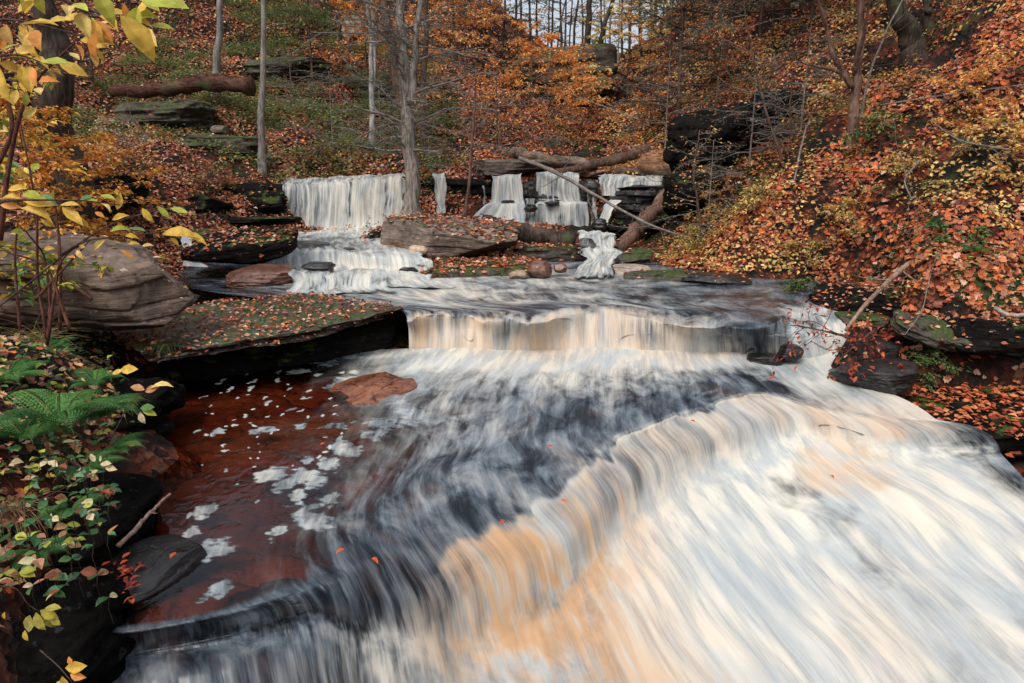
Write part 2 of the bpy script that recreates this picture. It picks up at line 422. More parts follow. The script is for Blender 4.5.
M_ROCK_DARK = mat_rock('rock_dark_wet', (.008, .007, .007), (.028, .024, .022), (.004, .004, .004), rough=.35, wet=.4)
M_ROCK_BLACK = mat_rock('rock_black', (.004, .0035, .003), (.013, .011, .009), (.002, .002, .002), rough=.85, moss=.15, spec=.12)  # black rock tone, also painted shade under the shelf and in the hollow
M_SHADE = mat_rock('rock_shade_black', (.004, .0035, .003), (.010, .009, .008), (.002, .002, .002), rough=.9, spec=.05)  # near-black colour stands in for the shadow along the left bank
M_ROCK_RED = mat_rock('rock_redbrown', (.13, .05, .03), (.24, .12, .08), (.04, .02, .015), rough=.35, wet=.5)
M_GROUND = mat_ground(); M_BED = mat_bed()
M_WATER = mat_water('silky_water'); M_FALL = mat_water('waterfall_water', 1.6, True, (.60, .50, .38))

def tag(o, label=None, cat=None, group=None, kind=None):
    if label: o['label'] = label
    if cat: o['category'] = cat
    if group: o['group'] = group
    if kind: o['kind'] = kind
    return o
def empty(name, loc, label, cat, group=None):
    o = bpy.data.objects.new(name, None); COL.objects.link(o); o.location = Vector(loc); o.empty_display_size = .1
    return tag(o, label, cat, group)

# ------------------------------------------------------------------ terrain
CP = []   # (x,y,z)
def cy(*a):
    for px, py, Y in a: CP.append(PY(px, py, Y))
def cz(*a):
    for px, py, z in a: CP.append(PZ(px, py, z))
# left bank / left hill
cy((0, 225, 8), (90, 232, 9), (190, 218, 11), (262, 195, 12.8), (150, 130, 15), (60, 140, 13), (0, 130, 12), (215, 100, 16), (120, 92, 16.5),
   (0, 50, 17), (100, 0, 20), (220, -20, 22), (255, 165, 14), (255, 90, 17), (330, 120, 16.5), (330, 160, 14.6), (345, 60, 20), (340, 0, 25),
   (410, 166, 14.6), (470, 160, 15), (430, 110, 19), (455, 60, 24), (520, 105, 19.5), (490, 20, 29), (430, -30, 31), (545, 84, 25), (585, 88, 25.5), (565, 82, 27), (-150, 200, 8), (-150, 0, 16), (-100,100,12))
# centre back
cy((600, 150, 17.5), (640, 120, 22), (628, 118, 34), (560, 88, 34), (500, 10, 38), (660, 60, 34), (700, 0, 38), (570, 90, 50), (640, 88, 55), (560,166,15))
# right hill
cy((716, 168, 12.5), (722, 205, 11.4), (712, 242, 10.4), (655, 212, 13.5), (655, 235, 12.9), (760, 215, 10), (790, 120, 13), (850, 152, 10), (800, 60, 14.5), (710, 80, 17), (760, -20, 19),
   (905, 68, 12), (1024, 50, 10.2), (1024, -40, 12.5), (900, -30, 16), (1024, 150, 8.5), (940, 200, 8.2), (1024, 245, 7.3), (900, 260, 7.6), (830, 288, 8.0), (760, 281, 9.0),
   (690, 262, 10), (980, 325, 6.5), (1060, 330, 6.4), (895, 325, 6.7), (1024, 380, 6.0), (940, 380, 6.1), (1200, 300, 6.9), (1200, 100, 9), (1200, 0, 12), (1024, 402, 5.8), (1110,405,5.7), (1220,425,5.4))
# left foreground bank
cz((130, 388, .30), (60, 400, .50), (0, 340, .62), (60, 335, .55), (-60, 420, .6), (90, 470, .22), (20, 470, .45), (50, 600, .12), (0, 560, .35), (30, 690, .0), (-60, 650, .35), (-100, 500, .6),
   (-120, 330, .8), (0, 290, .62), (150, 300, .42), (-200, 800, .3), (60, 800, -.05))
# shelf under ledge and L2 pool bed
cz((150, 340, .30), (230, 325, .30), (320, 318, .30), (400, 308, .22), (200, 280, .34), (300, 285, .25), (400, 290, .2), (500, 290, .15), (600, 290, .15), (700, 292, .18), (780, 300, .2), (250, 268, .42), (400, 268, .4), (500, 268, .45), (560, 262, .36), (640, 268, .4), (700, 275, .42), (170, 268, .45))
cz((815, 284, .55), (860, 305, .6), (885, 325, .5), (838, 362, -.35), (855, 385, -.4), (838, 338, -.15), (872, 400, -.45), (812, 330, -.1), (790, 272, .6), (1000, 452, -.8), (950, 442, -.7), (1080, 462, -.8))
# island between the upper cascades
cz((410, 250, .55), (470, 255, .55), (440, 225, .62), (520, 262, .5))
# foot and top of upper falls
cy((300, 240, 12.7), (350, 242, 12.6), (400, 240, 12.7), (480, 232, 12.9), (530, 240, 12.7), (600, 245, 12.5), (300, 190, 13.9), (350, 188, 13.9), (400, 187, 13.9), (480, 187, 13.9), (550, 187, 14), (640, 192, 13.8), (600, 170, 15.2), (500, 172, 14.6), (240,245,11.5))
# L1 bed
for px, py, z in ((300, 352, -.3), (420, 352, -.35), (520, 356, -.35), (620, 356, -.35), (720, 356, -.35), (800, 350, -.25), (200, 400, -.3), (300, 400, -.3), (420, 400, -.35), (520, 400, -.35), (640, 390, -.35), (740, 375, -.35), (820, 375, -.35),
                  (150, 460, -.3), (240, 470, -.3), (340, 470, -.35), (440, 470, -.4), (520, 470, -.5), (600, 440, -.5), (700, 420, -.6), (800, 420, -.6), (890, 410, -.5), (150, 560, -.35), (250, 560, -.4), (360, 560, -.6), (450, 560, -.8), (550, 540, -.9), (650, 500, -.9),
                  (760, 480, -.9), (870, 460, -.8), (950, 450, -.6), (150, 640, -.6), (300, 640, -.8), (450, 680, -1.2), (600, 620, -1.2), (740, 560, -1.1), (880, 520, -1.), (1020, 490, -.8), (800, 700, -1.6), (1000, 640, -1.5), (1150, 560, -1.1), (1200, 520, -.7), (300, 850, -1.3), (600, 900, -1.8), (1300, 500, -.3), (1000,900,-1.9), (1400,700,-1.5)):
    CP.append(PZ(px, py, z))
CP += [np.array(p, float) for p in ((-.6, .6, -.1), (-.2, -.5, .1), (.6, .3, -1.2), (-2, -1, .5), (-5, -2, 1.5), (-9, 0, 3), (-14, 3, 5.5), (-16, 12, 9), (-14, 20, 10), (2, -4, -2.2), (5, -3, -2), (6, 0, -1.), (8, 1.5, 1.5), (11, 5, 5), (15, 12, 11), (10, -6, -.5), (-4, -8, 1), (2, -10, -2.6), (14, 20, 13), (9,28,12), (-2,40,9), (-12,32,12))]
CP = np.array(CP)
def _tpsk(r2): return 0.5 * r2 * np.log(r2 + 1e-9)
_N = len(CP)
_A = np.zeros((_N + 3, _N + 3)); _b = np.zeros(_N + 3)
_A[:_N, :_N] = _tpsk(((CP[:, None, :2] - CP[None, :, :2])**2).sum(-1)) + np.eye(_N) * .02
_A[:_N, _N:] = np.c_[np.ones(_N), CP[:, :2]]; _A[_N:, :_N] = _A[:_N, _N:].T; _b[:_N] = CP[:, 2]
_W = np.linalg.solve(_A, _b)
def tps(x, y):
    x = np.asarray(x, float); y = np.asarray(y, float); r = _W[_N] + _W[_N + 1] * x + _W[_N + 2] * y
    for i in range(_N): r = r + _W[i] * _tpsk((x - CP[i, 0])**2 + (y - CP[i, 1])**2)
    return r
def ground_fn(x, y):
    cx = np.clip(x, -17, 17); cyy = np.clip(y, -9, 52)
    z = np.clip(tps(cx, cyy), -3, 15)
    d = np.hypot(x - cx, y - cyy)
    far = 9 + 6 * fbm(x * .02, y * .02, 0, 3, 5)
    f = sstep(0, 60, d)
    return z * (1 - f) + far * f
def span(a, b, st, out):
    core = np.arange(a, b + st / 2, st)
    ext = []; v = st; p = 0
    while p < out: v *= 1.18; p += v; ext.append(p)
    ext = np.array(ext)
    return np.concatenate([(a - ext)[::-1], core, b + ext])
gx = span(-18, 18, .085, 500); gy = span(-3, 40, .085, 500)
GX, GY = np.meshgrid(gx, gy)
# evaluate coarse then upsample inside the core (fast)
cxs = np.concatenate([gx[gx < -18], np.arange(-18, 18.3, .3), gx[gx > 18.3]]); cys = np.concatenate([gy[gy < -3], np.arange(-3, 40.3, .3), gy[gy > 40.3]])
CX, CY = np.meshgrid(cxs, cys); CZ = ground_fn(CX, CY)
def bil(xs, ys, Z, x, y):
    i = np.clip(np.searchsorted(xs, x) - 1, 0, len(xs) - 2); j = np.clip(np.searchsorted(ys, y) - 1, 0, len(ys) - 2)
    u = np.clip((x - xs[i]) / (xs[i + 1] - xs[i]), 0, 1); v = np.clip((y - ys[j]) / (ys[j + 1] - ys[j]), 0, 1)
    return Z[j, i] * (1 - u) * (1 - v) + Z[j, i + 1] * u * (1 - v) + Z[j + 1, i] * (1 - u) * v + Z[j + 1, i + 1] * u * v
GZ = bil(cxs, cys, CZ, GX, GY)
amp = sstep(0.2, 1.2, GZ) * .8 + .2
rel = fbm(GX * .7, GY * .7, 0, 4, 3) * .28 + fbm(GX * 2.6, GY * 2.6, 0, 3, 9) * .10
# low terraces of bedrock in the hillsides
ter = GZ + fbm(GX * .3, GY * .3, 0, 2, 21) * .8
stp = (ter / .9 - np.floor(ter / .9)); stp = np.floor(ter / .9) * .9 + .9 * sstep(.35, .75, stp) - ter
rdg = 1 - np.abs(fbm(GX * .55, GY * .55, 0, 3, 61)) * 3.2
GZ = GZ + rel * amp + stp * sstep(2.0, 3.2, GZ) * .5 + sstep(.5, 1.5, GZ) * (.16 * np.clip(rdg, -1, 1) + .10 * fbm(GX * 1.8, GY * 1.8, 0, 3, 67))
H, Wd = GX.shape
ii, jj = np.meshgrid(np.arange(H - 1), np.arange(Wd - 1), indexing='ij'); ii = ii.ravel(); jj = jj.ravel()
GF = np.stack([ii * Wd + jj, ii * Wd + jj + 1, (ii + 1) * Wd + jj + 1, (ii + 1) * Wd + jj], 1)
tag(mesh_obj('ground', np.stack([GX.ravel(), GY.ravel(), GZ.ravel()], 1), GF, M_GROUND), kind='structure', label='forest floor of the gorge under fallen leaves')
def gz(x, y): return bil(gx, gy, GZ, np.asarray(x, float), np.asarray(y, float))
def gnorm(x, y, e=.12):
    return unit(np.stack([-(gz(x + e, y) - gz(x - e, y)) / (2 * e), -(gz(x, y + e) - gz(x, y - e)) / (2 * e), np.ones_like(x)], -1))
def hit(px, py, lift=0.0, t0=1.0, t1=60):
    d = ray(px, py); t = np.linspace(t0, t1, 6000)
    P = EYE + d * t[:, None]
    below = P[:, 2] < gz(P[:, 0], P[:, 1])
    k = np.argmax(below) if below.any() else len(t) - 1
    p = P[k].copy(); p[2] = gz(p[0], p[1]) + lift
    return p

# ------------------------------------------------------------------ water lofts
def loft(rows, nu, nv):
    A = np.array(rows, float)
    R, C, K = A.shape
    B = pchip(np.arange(R), A, np.linspace(0, R - 1, nv))
    B = np.swapaxes(B, 0, 1)
    B = pchip(np.arange(C), B, np.linspace(0, C - 1, nu))
    return np.swapaxes(B, 0, 1)
def ctrl(row):
    """row: (list of (px,py,z)), foam digits, tan digits, clear digits"""
    pts, f, t, c = row
    return [[*PZ(*p), int(f[i]) / 9, int(t[i]) / 9, int(c[i]) / 9] for i, p in enumerate(pts)]
def ctrlY(row):
    pts, f, t, c = row
    return [[*PY(*p), int(f[i]) / 9, int(t[i]) / 9, int(c[i]) / 9] for i, p in enumerate(pts)]
def grid_faces(nv, nu):
    i, j = np.meshgrid(np.arange(nv - 1), np.arange(nu - 1), indexing='ij'); i = i.ravel(); j = j.ravel()
    return np.stack([i * nu + j, (i + 1) * nu + j, (i + 1) * nu + j + 1, i * nu + j + 1], 1)
def water(name, B, mat, width, disp=.02, label=None, blobs=None, edge=None, seed=0, lump=0, zone=0.0, drift=0.0):
    nv, nu, _ = B.shape
    P = B[..., :3].copy(); foam, tan, clear = (np.clip(B[..., k], 0, 1) for k in (3, 4, 5))
    d = np.linalg.norm(np.diff(P, axis=0), axis=2); v = np.concatenate([np.zeros((1, nu)), np.cumsum(d, 0)], 0)
    u = np.zeros((nv, 1)) + np.linspace(0, width, nu)[None]
    nrm = np.cross(np.gradient(P, axis=1), np.gradient(P, axis=0)); nrm = unit(nrm)
    nrm = np.where(nrm[..., 2:3] < 0, -nrm, nrm)
    am = .55 * disp * (.25 + .75 * np.clip(foam + .3, 0, 1)) * (1 - .95 * clear)
    dz = am * (.7 * fbm(u * 5, v * .9, 0, 3, 31 + seed) + .35 * fbm(u * 16, v * 1.2, 0, 2, 77 + seed)) * 1.6
    if np.any(lump): dz = dz + lump * (fbm(P[..., 0] * 1.5, P[..., 1] * 1.5, 0, 2, 55) * 1.4 + .5 * fbm(u * 2.2, v * 1.6, 0, 2, 58)) * (1 - clear) * np.clip(foam * 1.2, 0, 1)
    un = u / width + 0 * v
    P = P + nrm * (dz * sstep(0, .04, un) * sstep(0, .04, 1 - un))[..., None]
    if blobs:
        wx = P[..., 0] + .05 * fbm(P[..., 0] * 9, P[..., 1] * 9, 0, 3, 4); wy = P[..., 1] + .08 * fbm(P[..., 0] * 9, P[..., 1] * 9, 0, 3, 8)
        lace = fbm(P[..., 0] * 22, P[..., 1] * 34, 0, 3, 14)
        for (cx, cyy, rx, ry, rot, amt, what) in blobs:
            dx, dy = wx - cx, wy - cyy; c, s = math.cos(rot), math.sin(rot)
            q = ((dx * c + dy * s) / rx)**2 + ((-dx * s + dy * c) / ry)**2
            wgt = 1 - (sstep(.3, 1.3, q + .9 * lace) if what == 'f' else sstep(0., 1.5, q))
            if what == 'f': foam = np.maximum(foam, wgt * amt); clear = clear * (1 - wgt * .8)
            elif what == 'd': foam = foam * (1 - wgt * amt * (.75 + .8 * fbm(u * 5, v * .8, 0, 3, 71)))
            elif what == 't': tan = np.maximum(tan, wgt * amt)
    at = {'foam': foam, 'tan': tan, 'clear': clear, 'steep': sstep(.93, .72, nrm[..., 2])}
    at['zone'] = zone + 0 * v
    if edge is not None: at['edge'] = edge(np.linspace(0, 1, nu)[None] + 0 * v, np.linspace(0, 1, nv)[:, None] + 0 * v)
    o = mesh_obj(name, P.reshape(-1, 3), grid_faces(nv, nu), mat, None, None, True, at, np.stack([u + 0 * v, v, 0 * v + drift], -1).reshape(-1, 3))
    tag(o, label, None, None, 'structure'); return o, P

def zrow(xs, ys, zs, f, t, c):
    n = len(xs); ys = [ys] * n if isinstance(ys, (int, float)) else ys; zs = [zs] * n if isinstance(zs, (int, float)) else zs
    return (list(zip(xs, ys, zs)), f, t, c)
L2 = [
 zrow([150,200,250,300,350,400,460,520,580,640,705,750,790], 262, .47, '1122233322111', '1111111111111', '3322111112222'),
 zrow([160,220,280,335,385,430,480,530,580,640,710,765,805], 276, .42, '1235665543111', '1111111111111', '4432211222222'),
 zrow([200,260,320,370,410,448,492,540,590,645,716,780,825], 290, .41, '1245775443211', '1112221111111', '5432111111122'),
 zrow([300,350,385,415,440,470,508,553,603,656,722,790,838], 302, .405,'1345544443223', '1111222111111', '5332111111122'),
 zrow([403,423,450,478,505,535,570,607,650,695,755,796,842], [310,311,312,312,313,313,307,305,309,313,314,309,308], .40, '2323423333156', '3334443332110', '0000000000000'),
 zrow([408,425,451,479,506,536,571,608,651,697,757,798,844], [317,318,319,320,322,323,316,314,320,325,326,317,315], .365, '6758587756055', '6735665543100', '0000000000000'),
 zrow([409,425,451,479,506,536,571,608,651,698,758,801,848], [329,330,331,332,334,334,330,330,334,336,338,337,334], [.22]*11+[.25,.26], '7678687757167', '6735665543100', '0000000000000'),
 zrow([409,424,450,479,506,537,572,609,652,700,760,806,856], [351,352,353,354,355,355,354,354,356,357,358,366,362], [-.03]*11+[-.06,-.05], '9999999999488', '4666665443200', '0000000000000'),
]
B = loft([ctrl(r) for r in L2], 620, 320)
_vv = np.linspace(0, 7, 320)[:, None] + np.zeros((1, 620)); _uu = np.linspace(0, 5.2, 620)[None] + np.zeros((320, 1))
_sv = np.clip((_vv + np.exp(-((_vv - 4.8) / .7)**2) * .8 * fbm(_uu * 5, 0 * _uu, 0, 3, 301)) / 7 * 319, 0, 318.99); _i = _sv.astype(int); _f = (_sv - _i)[..., None]; _j = np.arange(620)[None] + 0 * _i
B[..., 3:5] = (B[_i, _j] * (1 - _f) + B[np.minimum(_i + 1, 319), _j] * _f)[..., 3:5]
B[..., 1] += np.exp(-((_vv - 5) / 1.1)**2) * (.16 * fbm(_uu * 1.7, 0 * _uu, 0, 3, 305)); B[..., 2] += np.exp(-((_vv - 4.7) / .8)**2) * .05 * fbm(_uu * 2.2, 0 * _uu, 0, 3, 307)
o, _ = water('water', B, M_WATER, 5.2, .022, 'middle pool spilling over a low tan curtain of falling water')

L1 = [
 zrow([180,280,370,440,490,535,585,635,680,722,775,832], [352,350,349,348,348,348,348,349,350,350,350,345], [.0,.0,.02,.02,.03,.03,.03,.03,.03,.03,.04,.10], '015799999978', '000033333310', '986100000000'),
 zrow([165,275,360,430,480,530,580,635,685,728,782,842], [362,362,362,362,362,362,362,362,362,362,360,356], [.0,.0,.01,.02,.04,.05,.05,.05,.04,.03,.0,.06], '014899999977', '000012222200', '997200000000'),
 zrow([145,250,345,410,465,520,575,635,690,735,795,862], [385,385,384,383,381,379,377,375,373,370,372,375], [.0,.0,.0,.01,.04,.06,.06,.06,.04,.02,-.03,.0], '003556654468', '000011111000', '998421000000'),
 zrow([120,220,320,390,450,512,575,637,697,743,808,885], [420,420,415,412,408,402,396,389,382,377,384,390], [.0,.0,.0,.0,.01,.03,.04,.04,.02,.01,-.06,-.03], '002443333278', '000000000001', '998742100000'),
 zrow([95,190,295,370,438,505,572,638,700,750,820,908], [480,485,470,460,448,434,420,405,391,382,393,401], [.0,.0,.0,.0,-.01,-.01,.0,.0,.0,-.01,-.09,-.07], '001333222178', '000000000012', '998731000000'),
 zrow([75,170,270,345,418,498,572,638,700,756,830,925], [560,560,535,510,482,452,434,416,397,387,402,411], [.0,.0,.0,-.01,-.03,-.03,-.03,-.03,-.03,-.03,-.11,-.10], '001332221178', '000000000023', '998520000000'),
 zrow([65,160,265,345,425,510,580,640,702,760,840,936], [620,612,588,555,520,488,450,424,403,392,410,419], [-.005,-.005,-.005,-.04,-.13,-.14,-.07,-.05,-.04,-.04,-.12,-.12], '001222222368', '000000000233', '997300000000'),
 zrow([62,160,275,360,440,525,590,643,704,763,850,965], [640,628,600,575,549,520,464,433,409,396,416,424], [-.02,-.02,-.02,-.10,-.24,-.25,-.12,-.08,-.06,-.05,-.13,-.14], '112226777783', '000046533453', '000000000000'),
 zrow([62,162,282,368,455,540,603,655,717,780,865,978], [652,640,610,605,590,553,500,458,434,418,431,436], [-.12,-.13,-.12,-.30,-.48,-.42,-.30,-.22,-.2,-.18,-.22,-.22], '111167667783', '000089743463', '000000000000'),
 zrow([62,165,290,380,478,562,622,675,737,803,885,1000], [662,648,622,640,650,600,540,492,465,444,450,450], [-.16,-.17,-.16,-.44,-.85,-.76,-.63,-.50,-.50,-.40,-.38,-.36], '111577999993', '000089510000', '000000000000'),
 zrow([60,170,300,400,515,602,668,730,803,872,940,1020], [690,680,668,710,740,690,618,565,530,505,488,474], [-.22,-.24,-.30,-.64,-1.0,-.98,-.86,-.73,-.68,-.59,-.51,-.45], '322577999993', '333388300110', '000000000000'),
 zrow([50,180,320,440,570,675,750,825,905,985,1055,1120], [760,760,760,840,860,815,740,685,640,608,580,545], [-.4,-.45,-.6,-1.0,-1.25,-1.25,-1.17,-1.1,-1.03,-.95,-.85,-.7], '433677998886', '333357512110', '000000000000'),
 zrow([30,200,360,520,690,800,885,965,1055,1140,1220,1300], [900,920,940,1020,1020,975,910,855,805,765,725,680], [-.7,-.8,-1.,-1.3,-1.5,-1.5,-1.45,-1.4,-1.35,-1.28,-1.18,-1.0], '888888888888', '000011111111', '000000000000'),
 zrow([0,230,450,700,950,1150,1300,1400,1480,1540,1580,1600], [1300,1350,1350,1400,1350,1200,1000,860,770,700,650,600], [-1.6]*12, '777777777777', '000000000000', '000000000000'),
]
blobs = []
def blob(px, py, rx, ry, rot=0, amt=1, what='f', z=0):
    p = PZ(px, py, z); q = PZ(px + rx, py, z); r = PZ(px, py - ry, z)
    blobs.append((p[0], p[1], abs(q[0] - p[0]), abs(r[1] - p[1]), rot, amt, what))
for a in ((212, 548, 25, 13, .5), (217, 590, 13, 9, .4), (206, 510, 11, 9, .4), (192, 531, 11, 6, 0), (190, 516, 5, 4), (273, 474, 17, 9, .1), (283, 486, 12, 8), (308, 478, 16, 14, .5), (296, 498, 12, 10, .3), (312, 518, 20, 13, .4),
          (330, 500, 14, 8, .3), (275, 530, 10, 8, .2), (347, 450, 18, 11, .5), (330, 462, 12, 8, .4), (310, 458, 6, 4), (218, 433, 7, 4), (215, 430, 3, 3), (258, 430, 9, 3), (268, 432, 7, 3), (297, 427, 7, 3.5), (325, 427, 7, 3), (338, 426, 8, 3),
          (352, 422, 5, 3), (345, 380, 14, 5, .2), (332, 387, 9, 4), (385, 425, 20, 8, .2), (400, 405, 14, 8, .3), (415, 415, 16, 9, .2), (375, 435, 14, 7, .2), (300, 372, 12, 3), (330, 364, 18, 3), (365, 358, 22, 3), (395, 356, 20, 4), (278, 380, 4, 2), (290, 388, 3, 2), (310, 392, 3, 2),
          (340, 440, 4, 3), (245, 418, 3, 2), (268, 403, 3, 2), (228, 470, 3, 2), (236, 485, 3, 2), (260, 500, 3, 2), (290, 410, 4, 2), (200, 430, 3, 2), (320, 375, 5, 2), (355, 372, 6, 2.5), (250, 388, 3, 1.5)):
    blob(a[0], a[1], a[2], a[3], a[4] if len(a) > 4 else 0, .55)
for k in range(60):
    blob(rnd.uniform(200, 345), rnd.uniform(368, 470), rnd.uniform(1.2, 3.2), rnd.uniform(.8, 1.8), 0, .9)
blob(800, 472, 24, 12, .5, .6, 'd', -.42); blob(835, 500, 26, 13, -.9, .5, 'd', -.5); blob(870, 530, 30, 12, -.9, .4, 'd', -.6)
blob(850, 430, 48, 16, 0, .75, 't', -.15)
C1 = np.array([ctrl(r) for r in L1])
for c in range(12):   # the free fall: out first, then down
    p7, p9 = C1[7, c, :3].copy(), C1[9, c, :3].copy()
    C1[8, c, :3] = p7 + (p9 - p7) * np.array([.62, .62, .36])
B1 = loft(C1, 900, 950)
_vv = np.linspace(0, 13, 950)[:, None] + np.zeros((1, 900)); _uu = np.linspace(0, 6.5, 900)[None] + np.zeros((950, 1))
_bump = np.exp(-((_vv - 7.2) / 1.3)**2)
_dl = _bump * (.75 * fbm(_uu * 4.5, _vv * .25, 0, 3, 201) + .22 * fbm(_uu * 14, _vv * .3, 0, 2, 203))
_va = _vv + _dl
_jump = sstep(.16, .30, _uu / 6.5)
_t = sstep(6.65, 7.2, _va); _va = _va * (1 - _jump) + _jump * (np.minimum(_va, 6.35) * (1 - _t) + np.maximum(_va, 7.75) * _t); _fallm = sstep(6.6, 7.3, _vv + _dl)
_sv = np.clip(_va / 13 * 949, 0, 948.999); _i = _sv.astype(int); _f = (_sv - _i)[..., None]; _j = np.arange(900)[None] + 0 * _i
B1[..., 3:5] = (B1[_i, _j] * (1 - _f) + B1[np.minimum(_i + 1, 949), _j] * _f)[..., 3:5]
_fd = np.gradient(B1[..., :3], axis=0); _fd[..., 2] = 0; _fd = unit(_fd)
B1[..., :3] += _fd * (np.exp(-((_vv - 7.4) / .9)**2) * .035 * fbm(_uu * 3.2, 0 * _uu, 0, 3, 207) * (_uu > 1.6))[..., None]
o, P1 = water('water', B1, M_WATER, 6.5, .028, 'wide rounded shelf of silky water falling to the lower right', blobs=blobs, lump=.075 * sstep(8.8, 10, _vv), zone=_fallm, drift=1.6 * sstep(8.3, 9.9, _vv) + .12 * _vv)
# stream bed under the sheet
S = B1[:440:4, ::4].copy(); Pb = S[..., :3].copy()
lay = fbm(Pb[..., 0] * 1.6, Pb[..., 1] * 2.2, 0, 4, 91)
Pb[..., 2] -= .30 * (1 - np.clip(S[..., 5], 0, 1)) + .10 + .05 * (np.floor(lay * 5) / 5 + .3 * lay)
tag(mesh_obj('stream_bed', Pb.reshape(-1, 3), grid_faces(*S.shape[:2]), M_BED), 'red brown flat bedrock seen through the still pool', kind='structure')

def band(rows, n, nv, name, width, label, lo=.0, side=.06, disp=.02, mat=None, fade=.0, seed=0, Y=True):
    Bq = loft([(ctrlY if Y else ctrl)(r) for r in rows], n, nv)
    un_, vn_ = np.meshgrid(np.linspace(0, 1, n), np.linspace(0, 1, nv))
    Bq[..., 2] += (1 - vn_**2) * .035 * fbm(un_ * width * 4, vn_ * 2 + seed, 0, 3, 401) * np.sqrt(np.clip(4 * vn_ * (1 - vn_), 0, 1)) + (1 - vn_**2) * .03 * fbm(un_ * width * 3, 0 * vn_ + seed, 0, 2, 405)
    Bq[..., 1] += .07 * fbm(un_ * width * 3, vn_ * 1.5 + seed, 0, 3, 403); Bq[..., 0] += .05 * fbm(vn_ * 4, un_ * 2 + seed, 0, 3, 407)
    def edge(u, v):
        e = 1.0 - lo * np.ones_like(u)
        e = e * sstep(0, side * 1.6, u + .03 * fbm(v * 9, u * 0 + seed, 0, 3, seed)) * sstep(0, side * 1.6, 1 - u + .03 * fbm(v * 9, u * 0 + 7 + seed, 0, 3, seed))
        e = e - .34 * np.clip(fbm(u * width * 5, v * .5 + seed, 0, 3, 19), 0, 1) - .04
        if fade: e = e * sstep(0, fade, 1 - v)
        return e * 1.6 - .6
    return water(name, Bq, mat or M_FALL, width, disp, label, edge=edge, seed=seed)
def yrow(xs, ys, Ys, f, t=None, c=None):
    n = len(xs); ys = [ys] * n if isinstance(ys, (int, float)) else ys; Ys = [Ys] * n if isinstance(Ys, (int, float)) else Ys
    return (list(zip(xs, ys, Ys)), f, t or '0' * n, c or '0' * n)
# upper left curtain
band([yrow([281,300,325,350,378,408], [180,178,177,176,175,174], 13.7, '666666', '111332'),
      yrow([281,300,325,350,378,408], [183,183,182,180,178,176], 13.25, '566777', '111353'),
      yrow([281,300,325,350,378,408], [187,187,186,184,182,180], 13.15, '567877', '011353'),
      yrow([281,299,324,349,377,407], [208,208,207,205,203,202], 13.05, '557887', '001342'),
      yrow([281,298,322,348,376,406], [229,229,229,228,226,224], 13.0, '568988', '001121'),
      yrow([276,294,320,348,378,410], [236,235,235,234,232,230], 12.6, '999999', '000000')], 260, 120, 'water', 3.2, 'upper left curtain of falling water, widest of the far falls', lo=.02, side=.03)
# flow across the round rock under it
band([zrow([276,292,310,335,360,385,400], 232, .76, '9999999', '0'*7, '0'*7),
      zrow([258,280,306,335,362,388,408], [240,239,238,239,239,239,239], .735, '5444677', '0'*7, '0'*7),
      zrow([250,277,306,335,366,398,425], [247,246,245,247,248,249,250], .70, '5334688', '0'*7, '0'*7),
      zrow([252,279,307,337,369,402,434], [252,251,250,252,255,257,258], .67, '8567899', '0'*7, '0'*7),
      zrow([254,281,308,338,371,406,440], [267,266,265,266,268,271,270], .50, '8888999', '0002310', '0'*7),
      zrow([254,281,310,341,375,412,452], [274,273,273,273,278,280,277], .47, '5566889', '0'*7, '0'*7),
      zrow([262,286,315,345,382,424,470], [280,281,281,282,286,288,285], .43, '3345776', '0'*7, '0'*7)], 300, 160, 'water', 2.6, 'white tumbling cascade over rounded rock above the middle pool', lo=.0, side=.05, disp=.04, seed=5, Y=False)
band([zrow([283,300,318,340,365,395], 270, .575, '444555', '0'*6, '0'*6), zrow([284,300,318,340,366,397], 274, .56, '677788', '0'*6, '0'*6),
      zrow([284,300,318,340,366,400], [289,289,288,287,288,289], .43, '788889', '0'*6, '0'*6), zrow([278,300,320,345,374,412], [294,295,295,293,293,294], .425, '344444', '0'*6, '0'*6)], 160, 50, 'water', 1.6, 'low white spill beside the flat red brown rock', lo=.1, seed=9, Y=False)
band([yrow([178,186,194], [236,235,236], 9.8, '888'), yrow([177,186,196], [243,242,243], 9.5, '898'), yrow([180,188,198], [255,255,256], 9.3, '898'), yrow([176,192,222], [265,266,266], 9.0, '799')], 50, 40, 'water', .5, 'narrow white chute between the big left boulder and the dark slab', lo=.0, seed=2, side=.2)
band([yrow([195,215,245], [232,231,231], 11.6, '777'), yrow([193,215,245], [237,236,236], 11.0, '888')], 30, 10, 'water', .5, 'strip of white water behind the dark slab at left', seed=3)
# narrow falls
band([yrow([429,438,448], [173,173,173], 13.6, '767'), yrow([430,438,448], [176,176,176], 13.3, '777'), yrow([433,440,448], [200,200,200], 13.25, '777'), yrow([435,441,449], [213,213,213], 13.2, '788')], 60, 50, 'water', .55, 'single narrow fall just right of the grey trunk', lo=.08, side=.15, seed=1)
band([yrow([481,484,488], [186,186,186], 13.5, '777'), yrow([480,484,487], [206,206,206], 13.4, '666')], 20, 20, 'water', .2, 'thin trickle left of the fan shaped fall', lo=.25, side=.2, seed=6)
# fan
band([yrow([491,500,512,525], [176,175,174,174], 13.8, '7777', '1110'), yrow([491,500,512,525], [180,179,177,177], 13.45, '7887', '1310'), yrow([489,500,512,526], [201,201,201,201], 13.35, '8888', '0210'),
      yrow([484,498,512,527], [203,203,203,203], 13.1, '9999'), yrow([470,490,510,529], [215,214,213,212], 13.0, '7888'), yrow([466,488,510,530], [226,226,226,224], 12.85, '8888')], 160, 90, 'water', 1.3, 'fan shaped white fall in the middle of the far ledge', lo=.0, side=.08, seed=7)
